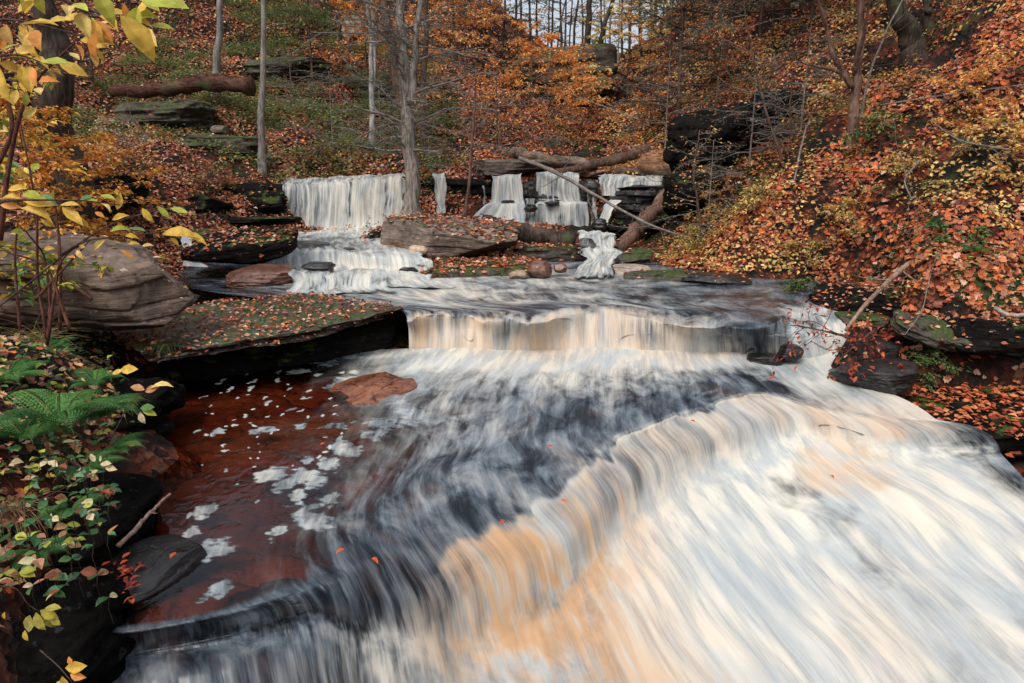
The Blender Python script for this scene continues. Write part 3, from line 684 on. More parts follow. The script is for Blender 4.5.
# stepped fall
band([yrow([534,550,566,580], [172,171,172,173], 13.9, '7777'), yrow([534,550,566,580], [176,175,176,178], 13.55, '7777'), yrow([535,550,567,583], [200,200,200,201], 13.5, '6778'),
      yrow([533,550,570,590], [203,203,203,203], 13.15, '9999'), yrow([530,549,570,592], [206,206,206,206], 13.1, '6776'), yrow([529,549,571,594], [229,230,230,230], 13.05, '6767'), yrow([530,550,572,596], [236,236,236,236], 12.8, '8888')], 200, 110, 'water', 1.35, 'two tier white fall under the bleached fallen branch', lo=.06, side=.06, seed=8)
band([yrow([596,615,640,668], [175,175,175,175], 13.9, '7776'), yrow([596,615,640,668], [179,179,179,179], 13.6, '7777'), yrow([598,616,641,669], [195,196,193,190], 13.5, '7877', '0110')], 140, 50, 'water', 1.5, 'low fringe of water at the right end of the far ledge', lo=.1, side=.06, seed=4)
band([yrow([609,615,622], [200,199,200], 13.2, '888', '010'), yrow([600,607,616], [210,209,210], 13.0, '899', '010'), yrow([592,599,609], [231,231,232], 12.7, '889')], 40, 40, 'water', .45, 'curved white chute pouring left from the right ledge', lo=.0, side=.15, seed=12)
band([zrow([568,588,606,624], [231,231,232,233], .78, '9999', '0000', '0000'), zrow([571,588,605,622], [236,236,237,237], .75, '7877', '0000', '0000'), zrow([573,590,606,622], [247,247,247,247], .62, '7777', '0000', '0000'),
      zrow([572,590,610,634], 250, .60, '9989', '0000', '0000'), zrow([582,595,608,626], [257,257,257,256], .56, '7888', '0000', '0000'), zrow([570,585,602,624], [266,267,267,265], .51, '6777', '0000', '0000'), zrow([562,580,604,630], [275,276,276,275], .46, '4565', '0000', '0000'), zrow([552,576,606,640], [282,284,284,282], .43, '2332', '0000', '0000')], 160, 130, 'water', 1.3, 'white run of water below the two tier fall into the pool', lo=.1, side=.16, disp=.05, seed=14, Y=False, fade=.22)
band([yrow([522,530,538], [199,199,200], 13.35, '555'), yrow([521,530,538], [214,214,214], 13.2, '666'), yrow([520,530,540], [228,229,229], 13.0, '777')], 40, 40, 'water', .4, 'thin veil joining the fan shaped and the two tier fall', lo=.25, side=.2, seed=21)
band([yrow([582,590,600], [180,180,181], 13.5, '444'), yrow([584,592,600], [204,204,204], 13.2, '555'), yrow([588,596,604], [228,229,230], 12.9, '666')], 40, 40, 'water', .4, 'thin veil right of the two tier fall', lo=.4, side=.2, seed=22)

# ------------------------------------------------------------------ rocks
LIT = MB()  # litter leaves lying on rocks and ground
def ico(sub):
    bm = bmesh.new(); bmesh.ops.create_icosphere(bm, subdivisions=sub, radius=1)
    V = np.array([v.co[:] for v in bm.verts]); F = np.array([[v.index for v in f.verts] for f in bm.faces]); bm.free(); return V, F
_ico = {}
def rock(name, c, size, label, mat=None, rz=0, tilt=(0, 0), seed=1, k=4, rough=.12, strata=.05, taper=0, sub=5, litter=0, cat='rock', group=None, lcol=None, lsize=.06, facets=7):
    if sub not in _ico: _ico[sub] = ico(sub)
    V, F = _ico[sub]; V = V.copy()
    V = V / ((np.abs(V)**k).sum(1, keepdims=True))**(1 / k)
    r = random.Random(seed)
    for _ in range(facets):
        n = np.array([r.gauss(0, 1), r.gauss(0, 1), r.gauss(0, .6)]); n /= np.linalg.norm(n); d = r.uniform(.78, 1.0)
        ex = np.maximum(V @ n - d, 0); V = V - ex[:, None] * n
    s = np.array(size) / 2.0
    if taper: V[:, 1:] *= (1 - taper * np.clip(V[:, :1] * .5 + .5, 0, 1))
    W = V * s
    sc = 1 / max(.15, min(size) * .9)
    W += V * (rough * min(size)) * fbm(W[:, 0] * sc * .7 + seed, W[:, 1] * sc * .7, W[:, 2] * sc * .7, 5, seed)[:, None]
    if strata:
        lh = max(.04, size[2] / 6)
        zz = W[:, 2] + .05 * size[2] * fbm(W[:, 0] * 1.5 + seed, W[:, 1] * 1.5, 0, 3, seed) + .25 * lh * vn(W[:, 2] / lh * .6, W[:, 2] * 0, 0, seed + 3) * 2
        li = np.floor(zz / lh); fr = zz / lh - li
        bx = np.floor(W[:, 0] / (lh * 4.5) + li * .37 + .5 * vn(W[:, 1] * 2, W[:, 2] * 2, 0, seed)); by = np.floor(W[:, 1] / (lh * 4.5) + li * .53)
        off = .55 * _h(li, li * 0, li * 0, seed) + .6 * _h(bx, by, li, seed + 1) + .5 * fbm(W[:, 0] * 3, W[:, 1] * 3, W[:, 2] * 5, 3, seed)
        off = off - .5 * np.exp(-((fr) / .10)**2)
        W[:, :2] += unit(V[:, :2]) * (off * strata * .55)[:, None] * sstep(.97, .8, np.abs(V[:, 2:]))
    R = Euler((tilt[0], tilt[1], rz)).to_matrix(); R = np.array(R)
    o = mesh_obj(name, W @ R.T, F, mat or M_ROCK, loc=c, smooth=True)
    tag(o, label, cat, group)
    if litter:
        Q = W @ R.T + np.array(c)
        n = unit(np.cross(Q[F[:, 1]] - Q[F[:, 0]], Q[F[:, 2]] - Q[F[:, 0]])); ce = Q[F].mean(1)
        ar = np.linalg.norm(np.cross(Q[F[:, 1]] - Q[F[:, 0]], Q[F[:, 2]] - Q[F[:, 0]]), axis=1) / 2
        ok = np.where(n[:, 2] > .55)[0]
        if len(ok):
            m = int(litter * ar[ok].sum()); ch = rng.choice(ok, m, p=ar[ok] / ar[ok].sum())
            a = rng.uniform(0, 6.28, m); D = np.stack([np.cos(a), np.sin(a), rng.uniform(-.2, .3, m)], 1)
            add_leaves(LIT, ce[ch] + n[ch] * .012 + rng.normal(0, .012, (m, 3)), D, n[ch] + rng.normal(0, .3, (m, 3)), rng.uniform(.6, 1.3, m) * lsize, pal(lcol or RUST, m), L4)
    return o
def rp(px, py, Y, dz=0):  # centre from pixel at depth
    p = PY(px, py, Y); p[2] += dz; return tuple(p)
M = lambda px, Y: px * Y / FPX   # pixels to metres at depth

rock('boulder', rp(80, 281, 5.7), (2.05, 1.3, .74), 'large layered grey brown boulder on the left bank', mat=mat_rock('rock_brown_grey', (.10, .07, .052), (.25, .18, .135), (.045, .03, .022), moss=0), rz=-.05, tilt=(.10, .12), seed=5, k=3.0, strata=.09, sub=6, taper=.25, litter=22, rough=.10, lcol=[(.6,.5,.4),(.55,.3,.15),(.6,.42,.2)])
rock('rock_slab', rp(243, 246, 9.6), (1.52, 1.0, .36), 'dark tilted wedge slab with leaves on top beside the left chute', M_ROCK_BLACK, rz=.1, tilt=(0.22, -.17), seed=8, strata=.04, litter=260, k=5, taper=-.1, lsize=.08)
rock('rock', rp(262, 277, 8.8), (.85, .7, .24), 'flat red brown wet rock at the edge of the middle pool', M_ROCK_RED, rz=.2, tilt=(.1,.08), seed=9, k=4)
rock('rock', rp(320, 271, 9.0), (.42, .4, .22), 'small black rock splitting the low spill', M_ROCK_DARK, seed=10)
rock('rock', rp(308, 254, 10.6), (1.35, 1.0, .36), 'rounded wet rock veiled by thin water under the left curtain', M_ROCK_DARK, seed=12, k=2.6)
rock('rock', rp(388, 240, 11.6), (.9, .9, .42), 'black undercut rock left of the flat topped block', M_ROCK_BLACK, tilt=(0,-.2), seed=14, litter=260, lsize=.08)
rock('rock_slab', rp(450, 238, 10.6), (2.15, 1.4, .62), 'broad flat topped grey brown block capped with leaves below the trunk', mat_rock('rock_warm', (.12, .09, .07), (.28, .22, .18), (.04, .028, .022), moss=.1), rz=-.06, tilt=(.06, .04), seed=16, k=6, strata=.05, sub=6, litter=320, lsize=.08, taper=.12)
rock('rock', rp(545, 253, 10.9), (1.0, .8, .27), 'low leaf covered rock with mossy front under the dark log', M_ROCK_MOSS, seed=18, k=5, litter=420, lsize=.08)
rock('rock', rp(586, 248, 11.0), (.32, .3, .34), 'wet grey stone standing at the foot of the dark log', mat_rock('rock_grey_wet', (.06,.055,.055), (.13,.12,.12), (.03,.03,.03), rough=.3, wet=.5), seed=19, k=3)
rock('rock', rp(540, 270, 9.2), (.33, .32, .26), 'round red brown stone on the leafy islet', M_ROCK_RED, seed=20, k=2.2, strata=0)
rock('rock', rp(518, 275, 9.1), (.25, .2, .14), 'small tan stone left of the round red brown one', mat_rock('rock_tan', (.3,.2,.13), (.45,.32,.22), (.2,.13,.08)), seed=21, k=2.4, strata=0)
rock('rock', rp(418, 250, 10.0), (.26, .2, .16), 'pale cream stone among leaves in front of the flat block', mat_rock('rock_cream', (.5,.38,.25), (.65,.52,.38), (.35,.25,.16)), seed=22, k=3, strata=0)
rock('rock', rp(413, 264, 9.6), (.22, .2, .16), 'small grey stone at the left tip of the islet', seed=23, k=2.4, strata=0)
rock('rock', rp(560, 268, 9.3), (.2, .2, .14), 'small brown stone behind the round red brown one', M_ROCK_RED, seed=24, k=2.4, strata=0)
# leafy islet
rock('gravel_bar', rp(470, 270, 9.7, -.04), (2.3, 1.1, .30), 'low islet of stones buried in red brown leaves', M_ROCK_MOSS, rz=.0, tilt=(.05,0), seed=25, k=3, litter=520, lsize=.075, rough=.2, cat='islet')
# mid rocks right of run
rock('rock', rp(634, 256, 10.4), (.55, .4, .2), 'mossy dark rock on the right edge of the white run', M_ROCK_MOSS, tilt=(0,-.25), seed=26, litter=60)
rock('rock', rp(632, 270, 9.6), (.5, .4, .14), 'pale flat stone near the right edge of the white run', mat_rock('rock_pale', (.3,.24,.19), (.45,.37,.3), (.2,.15,.12)), seed=27, k=4)
rock('rock_slab', rp(662, 276, 9.2), (1.0, .5, .12), 'thin dark slab lying along the right shore of the middle pool', M_ROCK_MOSS, rz=-.1, seed=28, k=5, litter=90)
rock('rock_slab', rp(715, 279, 8.9), (.9, .5, .12), 'thin wet slab at the pool edge under the right bank', M_ROCK_DARK, rz=-.15, seed=29, k=5, litter=60)
# upper ledges
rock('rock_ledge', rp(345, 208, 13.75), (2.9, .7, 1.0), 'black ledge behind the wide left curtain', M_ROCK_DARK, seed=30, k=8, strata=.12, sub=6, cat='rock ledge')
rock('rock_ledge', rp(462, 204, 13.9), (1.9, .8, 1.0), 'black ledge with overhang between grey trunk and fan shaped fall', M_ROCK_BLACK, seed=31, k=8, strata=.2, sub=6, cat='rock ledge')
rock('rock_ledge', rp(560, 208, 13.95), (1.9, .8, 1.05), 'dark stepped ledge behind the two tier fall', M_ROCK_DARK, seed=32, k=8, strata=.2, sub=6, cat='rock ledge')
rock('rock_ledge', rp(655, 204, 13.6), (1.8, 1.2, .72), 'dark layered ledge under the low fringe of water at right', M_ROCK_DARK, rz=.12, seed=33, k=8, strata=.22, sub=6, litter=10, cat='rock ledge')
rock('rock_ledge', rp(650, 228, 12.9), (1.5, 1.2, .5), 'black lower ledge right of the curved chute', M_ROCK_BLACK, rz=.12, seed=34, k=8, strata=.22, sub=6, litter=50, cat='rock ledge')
rock('rock_slab', rp(508, 168, 14.3), (1.55, .8, .34), 'pale grey block on top of the far ledge left of the logs', M_ROCK, seed=35, k=7, strata=.05, litter=40)
rock('rock_slab', rp(430, 169, 14.5), (1.5, .8, .2), 'flat layered slab on the ledge behind the grey trunk', M_ROCK, seed=36, k=7, strata=.1, litter=120)
rock('rock_slab', rp(595, 174, 14.3), (1.0, .6, .2), 'long brown slab with leaves under the crossing logs', M_ROCK_RED, seed=37, k=6, litter=160)
rock('rock_slab', rp(642, 177, 14.2), (.9, .6, .2), 'brown slab at the right under the crossing logs', M_ROCK_RED, seed=38, k=6, litter=120)
rock('boulder', rp(664, 164, 14.0), (.95, .8, .55), 'rounded orange brown boulder dusted with leaves by the logs', mat_rock('rock_orange', (.22,.1,.05), (.42,.22,.11), (.1,.05,.03)), seed=39, k=2.5, litter=180, strata=.02)
rock('rock_ledge', rp(255, 205, 13.0), (1.2, .9, .8), 'dark rock step at the left end of the curtain', M_ROCK_BLACK, seed=40, k=6, strata=.15, cat='rock ledge', litter=60)
rock('rock_slab', rp(255, 221, 12.2), (1.5, .8, .14), 'thin dark slab left of the curtain foot', M_ROCK_BLACK, seed=41, k=6, litter=40)
rock('rock_slab', rp(185, 237, 10.9), (1.7, 1., .24), 'grey slab at the water behind the big boulder', M_ROCK_MOSS, seed=42, k=6, litter=120)
for n_, (px, py, Y, w, h, lab) in enumerate(((531, 190, 13.4, .16, .3, 'black rock rib between the fan shaped and the two tier fall'), (590, 188, 13.5, .22, .26, 'black rock rib right of the two tier fall'), (531, 208, 12.95, .16, .14, 'dark wet stone in the spray beside the two tier fall'), (552, 203, 13.05, .2, .08, 'small dark step stone in the middle of the two tier fall'), (600, 226, 12.6, .2, .22, 'dark stone at the foot of the curved chute'), (508, 202, 13.2, .2, .08, 'dark step stone in the fan shaped fall'),
        (345, 252, 10.2, .3, .12, 'dark stone poking through the tumbling cascade'), (392, 262, 9.9, .26, .14, 'wet dark stone at the right of the tumbling cascade'), (408, 272, 9.3, .22, .12, 'low dark stone below the tumbling cascade'), (612, 262, 10.2, .18, .12, 'dark stone in the white run to the pool'), (300, 236, 12.0, .3, .1, 'dark stone at the foot of the wide curtain'), (640, 188, 13.4, .3, .1, 'dark stone ledge chip in the low fringe fall'))):
    rock('rock', rp(px, py, Y), (w * 1.3, w * 1.2, h), lab, M_ROCK_DARK, rz=rnd.uniform(-1, 1), seed=300 + n_, k=3, sub=4, rough=.25)
# left shelf (mossy ledge, shade of its undercut painted as black rock)
A = PZ(412, 316, .42); Bp = PZ(120, 352, .44); mid = (A + Bp) / 2; ang = math.atan2(A[1] - Bp[1], A[0] - Bp[0]); ln = np.linalg.norm((A - Bp)[:2])
nrm_ = np.array([-math.sin(ang), math.cos(ang), 0])
ctr = mid + nrm_ * .85
rock('rock_ledge', (ctr[0], ctr[1], .385), (ln + .25, 1.9, .11), 'long leaf strewn mossy shelf above the dark red pool', mat_rock('rock_shelf_wet', (.035, .022, .016), (.12, .075, .055), (.015, .011, .009), rough=.4, wet=.5, moss=.4), rz=ang, seed=43, k=7, strata=.26, sub=6, litter=300, lsize=.055, cat='rock ledge', rough=.45)
ctr2 = mid + nrm_ * 1.3
rock('rock_ledge', (ctr2[0], ctr2[1], .13), (ln + .1, 1.9, .42), 'undercut below the long mossy shelf, its shade painted black', M_ROCK_BLACK, rz=ang, seed=44, k=12, strata=.1, sub=5, cat='rock ledge')
# mid lip rock and core
Ac = PZ(415, 330, .15); Bc = PZ(760, 330, .15); cc = (Ac + Bc) / 2
rock('rock_ledge', (cc[0], cc[1] + .80, .05), (np.linalg.norm(Ac - Bc) - .1, .9, .5), 'dark ledge behind the tan curtain of the middle fall', M_ROCK_DARK, rz=math.atan2(Bc[1] - Ac[1], Bc[0] - Ac[0]), seed=45, k=12, strata=.08, cat='rock ledge')
rock('rock', tuple(PZ(752, 334, .20) + np.array([0, .02, 0])), (.42, .42, .36), 'black wet rock dividing the middle fall from the right channel', M_ROCK_DARK, seed=46, k=5)
rock('rock', rp(862, 303, 7.45), (1.0, .8, .34), 'leaf covered dark rock where the right bank meets the pool lip', M_ROCK_BLACK, rz=-.2, seed=146, k=4, litter=420)
rock('rock', tuple(PZ(790, 352, .1)), (.2, .2, .16), 'small black rock in the white right channel', M_ROCK_DARK, seed=148, k=3)
rock('rock', tuple(PZ(766, 360, .02)), (.34, .22, .12), 'small black rock in the foam below the dividing rock', M_ROCK_DARK, seed=47, k=3)
rock('rock', tuple(PZ(757, 356, .0)+np.array([.06,-.12,-.02])), (.2, .2, .14), 'dark pebble sized rock beside the small black rock', M_ROCK_DARK, seed=147, k=3)
# right wet rock & bank rocks
rock('rock', tuple(PZ(880, 376, .04) + np.array([.03, .12, 0])), (.72, .72, .26), 'black wet rock with splashing water right of the channel', M_ROCK_DARK, rz=.5, seed=48, k=4, litter=40, lcol=[(.3,.04,.025),(.4,.1,.04)])
rock('rock', tuple(PZ(866, 346, .12)), (.42, .6, .22), 'dark rock under the driftwood at the channel edge', M_ROCK_DARK, rz=.2, seed=49, k=4, litter=160, lcol=[(.3,.04,.025),(.35,.07,.03)])
rock('rock_ledge', rp(1010, 424, 5.95), (2.2, 1.2, .46), 'black undercut ledge below the leaf mat at right', M_ROCK_BLACK, rz=-.05, seed=50, k=9, strata=.08, litter=500, cat='rock ledge', lsize=.07, lcol=[(.45,.11,.04),(.55,.2,.08),(.3,.06,.03)])
rock('rock', rp(935, 332, 6.5), (.8, .45, .2), 'mossy split rock below the right bank branches', M_ROCK_MOSS, rz=-.6, tilt=(.1, .35), seed=51, k=4, litter=240, rough=.3)
rock('rock', rp(995, 338, 6.3), (.7, .5, .34), 'black mossy rock near the right edge of the picture', M_ROCK_BLACK, rz=-.2, seed=52, k=4, litter=300, rough=.3)
rock('rock', rp(1008, 262, 7.35), (.26, .2, .2), 'grey pointed stone in leaves on the right bank', mat_rock('rock_grey_dry', (.16,.15,.14), (.26,.25,.24), (.1,.09,.09)), tilt=(.3,-.3), seed=53, k=4)
rock('rock', rp(985, 282, 7.0), (.32, .3, .16), 'flat grey stone left of the pointed stone', mat_rock('rock_grey_dry', (.16,.14,.12), (.26,.23,.2), (.1,.09,.09)), seed=54, k=5)
rock('rock_slab', rp(860, 320, 6.9), (.5, .35, .12), 'mossy slab on the right bank at the pool lip', M_ROCK_MOSS, rz=-.3, seed=55, litter=80)
# right bank outcrop, its shadow hollow painted as black rock
rock('rock_outcrop', rp(725, 152, 12.6), (2.1, 1.4, 1.3), 'overhanging outcrop painted black for the shadow hollow in the right hillside', M_ROCK_BLACK, rz=.3, seed=60, k=3, strata=.2, rough=.4, sub=6, cat='rock outcrop', litter=130)
rock('rock_outcrop', rp(785, 110, 13.2), (1.5, 1.2, .8), 'outcrop with painted shadow behind the forked right bank tree', M_ROCK_BLACK, rz=.3, seed=61, k=3, strata=.12, rough=.3, cat='rock outcrop', litter=120)
rock('rock_outcrop', rp(700, 195, 11.9), (1.2, 1.0, .8), 'lower part of the right hillside outcrop above the leaning log, shadow painted black', M_ROCK_BLACK, rz=.3, seed=62, k=3, strata=.12, rough=.3, cat='rock outcrop', litter=120)
# centre back outcrop and hill ledges
for n_, (px, py, Y, w, h, s_, lab) in enumerate(((565, 72, 24, 3.4, 1.5, 63, 'dark mossy outcrop on the far skyline below the dark trunks'), (545, 88, 22.5, 2.6, .8, 64, 'layered rock step below the far skyline outcrop'), (588, 92, 22, 1.5, .8, 65, 'dark block at the right foot of the far outcrop'),
        (172, 118, 14.6, 2.1, .6, 66, 'mossy rock with dark gap under the left hillside log'), (205, 148, 14.2, 2.3, .5, 67, 'long mossy ledge below the left hillside log'), (170, 205, 11.8, 1.6, .5, 68, 'dark ledge above the big left boulder'), (330, 155, 15.3, 2.0, .4, 69, 'dark thin ledge behind the wide left curtain'),
        (20, 98, 15, 1.6, .8, 70, 'dark rock at the far left behind the thick trunk'), (100, 190, 9.9, 1.4, .5, 73, 'dark hollowed rock behind the yellow shrub'), (290, 70, 18.5, 2., .5, 75, 'mossy ledge high on the left hillside'), (360, 90, 19, 1.8, .6, 76, 'dark ledge behind the paired pale trunks'),
        (580, 155, 17.5, 2.4, .7, 77, 'dark bank rock behind the crossing logs'))):
    rock('rock_outcrop', rp(px, py, Y), (w, 1.3, h), lab, M_ROCK_MOSS if n_ not in (1, 5, 7, 8) else M_ROCK_BLACK, rz=rnd.uniform(-.3, .3), tilt=(0, rnd.uniform(-.1, .1)), seed=s_, k=6, strata=.18, cat='rock outcrop', litter=45)
rock('rock', rp(220, 130, 14.0), (.36, .3, .18), 'small round pale stone on the left hillside', M_ROCK, seed=71, k=2.4, strata=0)
rock('boulder', rp(352, 28, 20), (.55, .5, .6), 'pale buff boulder high on the hill behind the paired trunks', mat_rock('rock_buff', (.3, .24, .18), (.45, .38, .3), (.2, .15, .1)), seed=72, k=3)
# pool rocks
rock('rock_slab', tuple(PZ(372, 388, .0)), (.52, .62, .10), 'flat orange brown layered rock breaking the surface of the red pool', mat_rock('rock_orange_wet', (.16,.045,.02), (.30,.11,.05), (.05,.02,.012), rough=.3, wet=.6), rz=.3, tilt=(.03, -.05), seed=80, k=5, strata=.16, rough=.5, sub=6)
rock('rock_slab', tuple(PZ(150, 568, -.0)), (.42, .5, .12), 'black wet slab at the near left edge of the red pool', M_ROCK_DARK, rz=-.5, tilt=(.05,.05), seed=81, k=4, strata=.01, rough=.08)
rock('rock', tuple(PZ(262, 600, -.08)), (.36, .2, .10), 'dark rounded lip stone under the thin spill at lower left', M_ROCK_DARK, rz=.5, seed=82, k=3)
for n_, (px, py, z, w, h, lab) in enumerate(((95, 440, .1, .7, .5, 'bank rock painted black for the shadow under the ferns'), (60, 540, .0, .8, .5, 'bank rock painted black for the shadow under the dry grass tuft'), (40, 640, -.05, .7, .5, 'bank rock painted black for the shadow at the lower left corner'), (135, 405, .15, .6, .4, 'bank rock painted black for the shadow at the foot of the mossy shelf'), (95,600,-.1,.5,.3,'rock painted black for the shadow at the near left water edge'))):
    rock('rock', tuple(PZ(px, py, z)), (w, .8, h * .8), lab, M_SHADE, rz=rnd.uniform(-.5, .5), seed=90 + n_, k=4, strata=.10, rough=.25)  # rocks blackened to fill in the shadow of the near bank

# ------------------------------------------------------------------ leaf litter on the ground
def scatter(n, box, dens, size, cols, tmpl=L4, lift=(.0, .03), flat=.35, w=None, wet=0):
    x = rng.uniform(box[0], box[1], n); y = rng.uniform(box[2], box[3], n)
    keep = rng.uniform(0, 1, n) < dens(x, y); x = x[keep]; y = y[keep]; m = len(x)
    N = gnorm(x, y); P = np.stack([x, y, gz(x, y)], 1) + N * rng.uniform(*lift, (m, 1))
    a = rng.uniform(0, 6.28, m); D = np.stack([np.cos(a), np.sin(a), np.zeros(m)], 1)
    D = unit(D - (D * N).sum(1, keepdims=True) * N + N * rng.normal(0, .25, (m, 1)))
    add_leaves(LIT, P, D, N + rng.normal(0, flat, (m, 3)), size * rng.uniform(.55, 1.3, m), pal(cols, m, .3, w), tmpl)
def above(x, y): 
    z = gz(x, y); return (z > .40 + .03 * (y > 9)) * 1.0
def patch(x, y, s, sc=1.1): return fbm(x * sc, y * sc, 0, 4, s)
scatter(330000, (1.5, 12, 4, 19), lambda x, y: above(x, y) * np.clip(1.5 - y / 16, .2, 1) * (x > (y - 3) * .12) * (.06 + .94 * sstep(-.06, .16, patch(x, y, 41, 2.4))) * (.3 + .7 * sstep(-.2, .1, patch(x, y, 47, .7))), .066, RUST, w=[4, 4, 2.5, .9, .5, 1.6, 4])
scatter(30000, (1.5, 10, 4.5, 11), lambda x, y: above(x, y) * (x > (y - 3) * .12) * sstep(-.05, .15, patch(x, y, 45, 1.7)), .072, RUST, LMP, lift=(.0, .05), flat=.55, w=[4, 4, 2, 1.2, .8, 1.5, 4])
scatter(60000, (1.5, 12, 4, 19), lambda x, y: above(x, y) * (x > (y - 3) * .12) * sstep(.0, .35, patch(x, y, 43)), .06, YEL, lift=(.02, .12), flat=.5)
scatter(260000, (-14, 1, 6, 24), lambda x, y: above(x, y) * (y > 6) * np.clip(16 / (y + 2), .3, 1) * (.15 + .85 * sstep(-.1, .12, patch(x, y, 44, 1.6))), .075, RUST, w=[3, 2, 2, 3, 2, 2, 1])
scatter(90000, (-14, 8, 13.5, 32), lambda x, y: above(x, y) * .8, .09, RUST + ORA[:2])
scatter(9000, (-6, -1.2, 1.2, 6.5), lambda x, y: (gz(x, y) > .18) * sstep(-.4, 0, patch(x, y, 46)), .05, RUST + YEL[:3] + [(.5, .33, .2)], LMP, flat=.4)
scatter(5000, (2.2, 6.5, 4.5, 8), lambda x, y: (gz(x, y) > -.15) * .8, .06, RUST[:2] + RUST[3:5] + [(.5, .12, .035)], LMP, flat=.4)
# wet red leaves on the near slab
n = 60; pp = np.array([PZ(rnd.gauss(112, 16), rnd.gauss(578, 16), .06) for _ in range(n)])
a = rng.uniform(0, 6.28, n); add_leaves(LIT, pp, np.stack([np.cos(a), np.sin(a), 0 * a], 1), np.array([0, 0, 1]) + rng.normal(0, .2, (n, 3)), rng.uniform(.03, .055, n), pal([(.35, .04, .02), (.5, .1, .03), (.2, .03, .02)], n), LOV)
for px, py, z in ((372, 558, 0), (505, 520, -.2), (548, 447, 0), (690, 420, -.03), (345, 549, .01), (176, 552, .07), (130,552,.05), (320,445,0), (830,475,-.35), (560,500,-.15)):
    add_leaves(LIT, PZ(px, py, z + .03)[None], np.array([rnd.uniform(-1, 1), rnd.uniform(-1, 1), 0]), np.array([0, -.2, 1]), .05, np.array([(.5, .1, .03)]), LOV)
tag(LIT.build('fallen_leaves', M_LEAF, smooth=False), 'rust and orange fallen leaves strewn over banks and rocks', kind='stuff')

# low undergrowth: small leafy sprays close to the ground
UG = MB()
def under(n, box, dens, cols, size, h=(.05, .28), per=9, spread=.13, tmpl=L4, w=None):
    x = rng.uniform(box[0], box[1], n); y = rng.uniform(box[2], box[3], n)
    k = rng.uniform(0, 1, n) < dens(x, y); x = x[k]; y = y[k]; m = len(x)
    if m == 0: return
    hh = rng.uniform(*h, m); N = gnorm(x, y)
    c = np.stack([x, y, gz(x, y)], 1)
    base = pal(cols, m, .2, w)
    for q in range(per):
        a = rng.uniform(0, 6.28, m); r = rng.uniform(.2, 1, m) * spread
        D = np.stack([np.cos(a), np.sin(a), rng.uniform(-.3, .5, m)], 1)
        P = c + np.stack([np.cos(a) * r, np.sin(a) * r, hh * rng.uniform(.35, 1, m)], 1)
        add_leaves(UG, P, D, np.array([0, 0, 1]) + rng.normal(0, .3, (m, 3)), size * rng.uniform(.7, 1.3, m), np.clip(base * rng.uniform(.8, 1.2, (m, 1)), 0, 1), tmpl)
under(5200, (1.8, 11, 5, 18), lambda x, y: above(x, y) * (x > (y - 2) * .15) * sstep(.0, .28, patch(x, y, 51, .8)), YEL + [(.3, .3, .07)], .05, w=[3, 3, 2, 3, 2, 2])
under(9000, (1.8, 11, 5, 18), lambda x, y: above(x, y) * (x > (y - 2) * .15) * sstep(.02, .25, patch(x, y, 52, 1.3)), [(.07,.16,.05),(.12,.2,.07),(.05,.11,.04),(.22,.26,.1)], .05, (.02, .16), per=7)
under(5200, (-14, 0, 11, 24), lambda x, y: above(x, y) * sstep(.05, .3, patch(x, y, 53, .5)), GRN + [(.3, .3, .08), (.2, .2, .05)], .06, (.02, .25))
under(16000, (-9.5, -1.5, 13.5, 23), lambda x, y: sstep(-.15, .1, patch(x, y, 58, .6)), [(.13,.19,.07), (.22,.27,.1), (.3,.3,.12), (.09,.14,.07), (.4,.36,.16)], .06, (.02, .3))
under(2600, (-12, 3, 8, 22), lambda x, y: above(x, y) * sstep(.1, .3, patch(x, y, 54, .7)), YEL + ORA, .055, (.05, .35))
under(700, (-5, -1.4, 1.2, 6), lambda x, y: (gz(x, y) > .25) * sstep(-.2, .2, patch(x, y, 55, 1.5)), GRN + YEL[3:4], .05, (.02, .14), tmpl=LOV)
under(160, (-3.2, -.9, 4.9, 6.6), lambda x, y: (gz(x, y) > .25) * .8, GRN + YEL[3:4], .03, (.12, .22), per=14, spread=.1)
tag(UG.build('undergrowth', M_FOL, smooth=False), 'low green and yellow ground plants on both banks', kind='stuff')
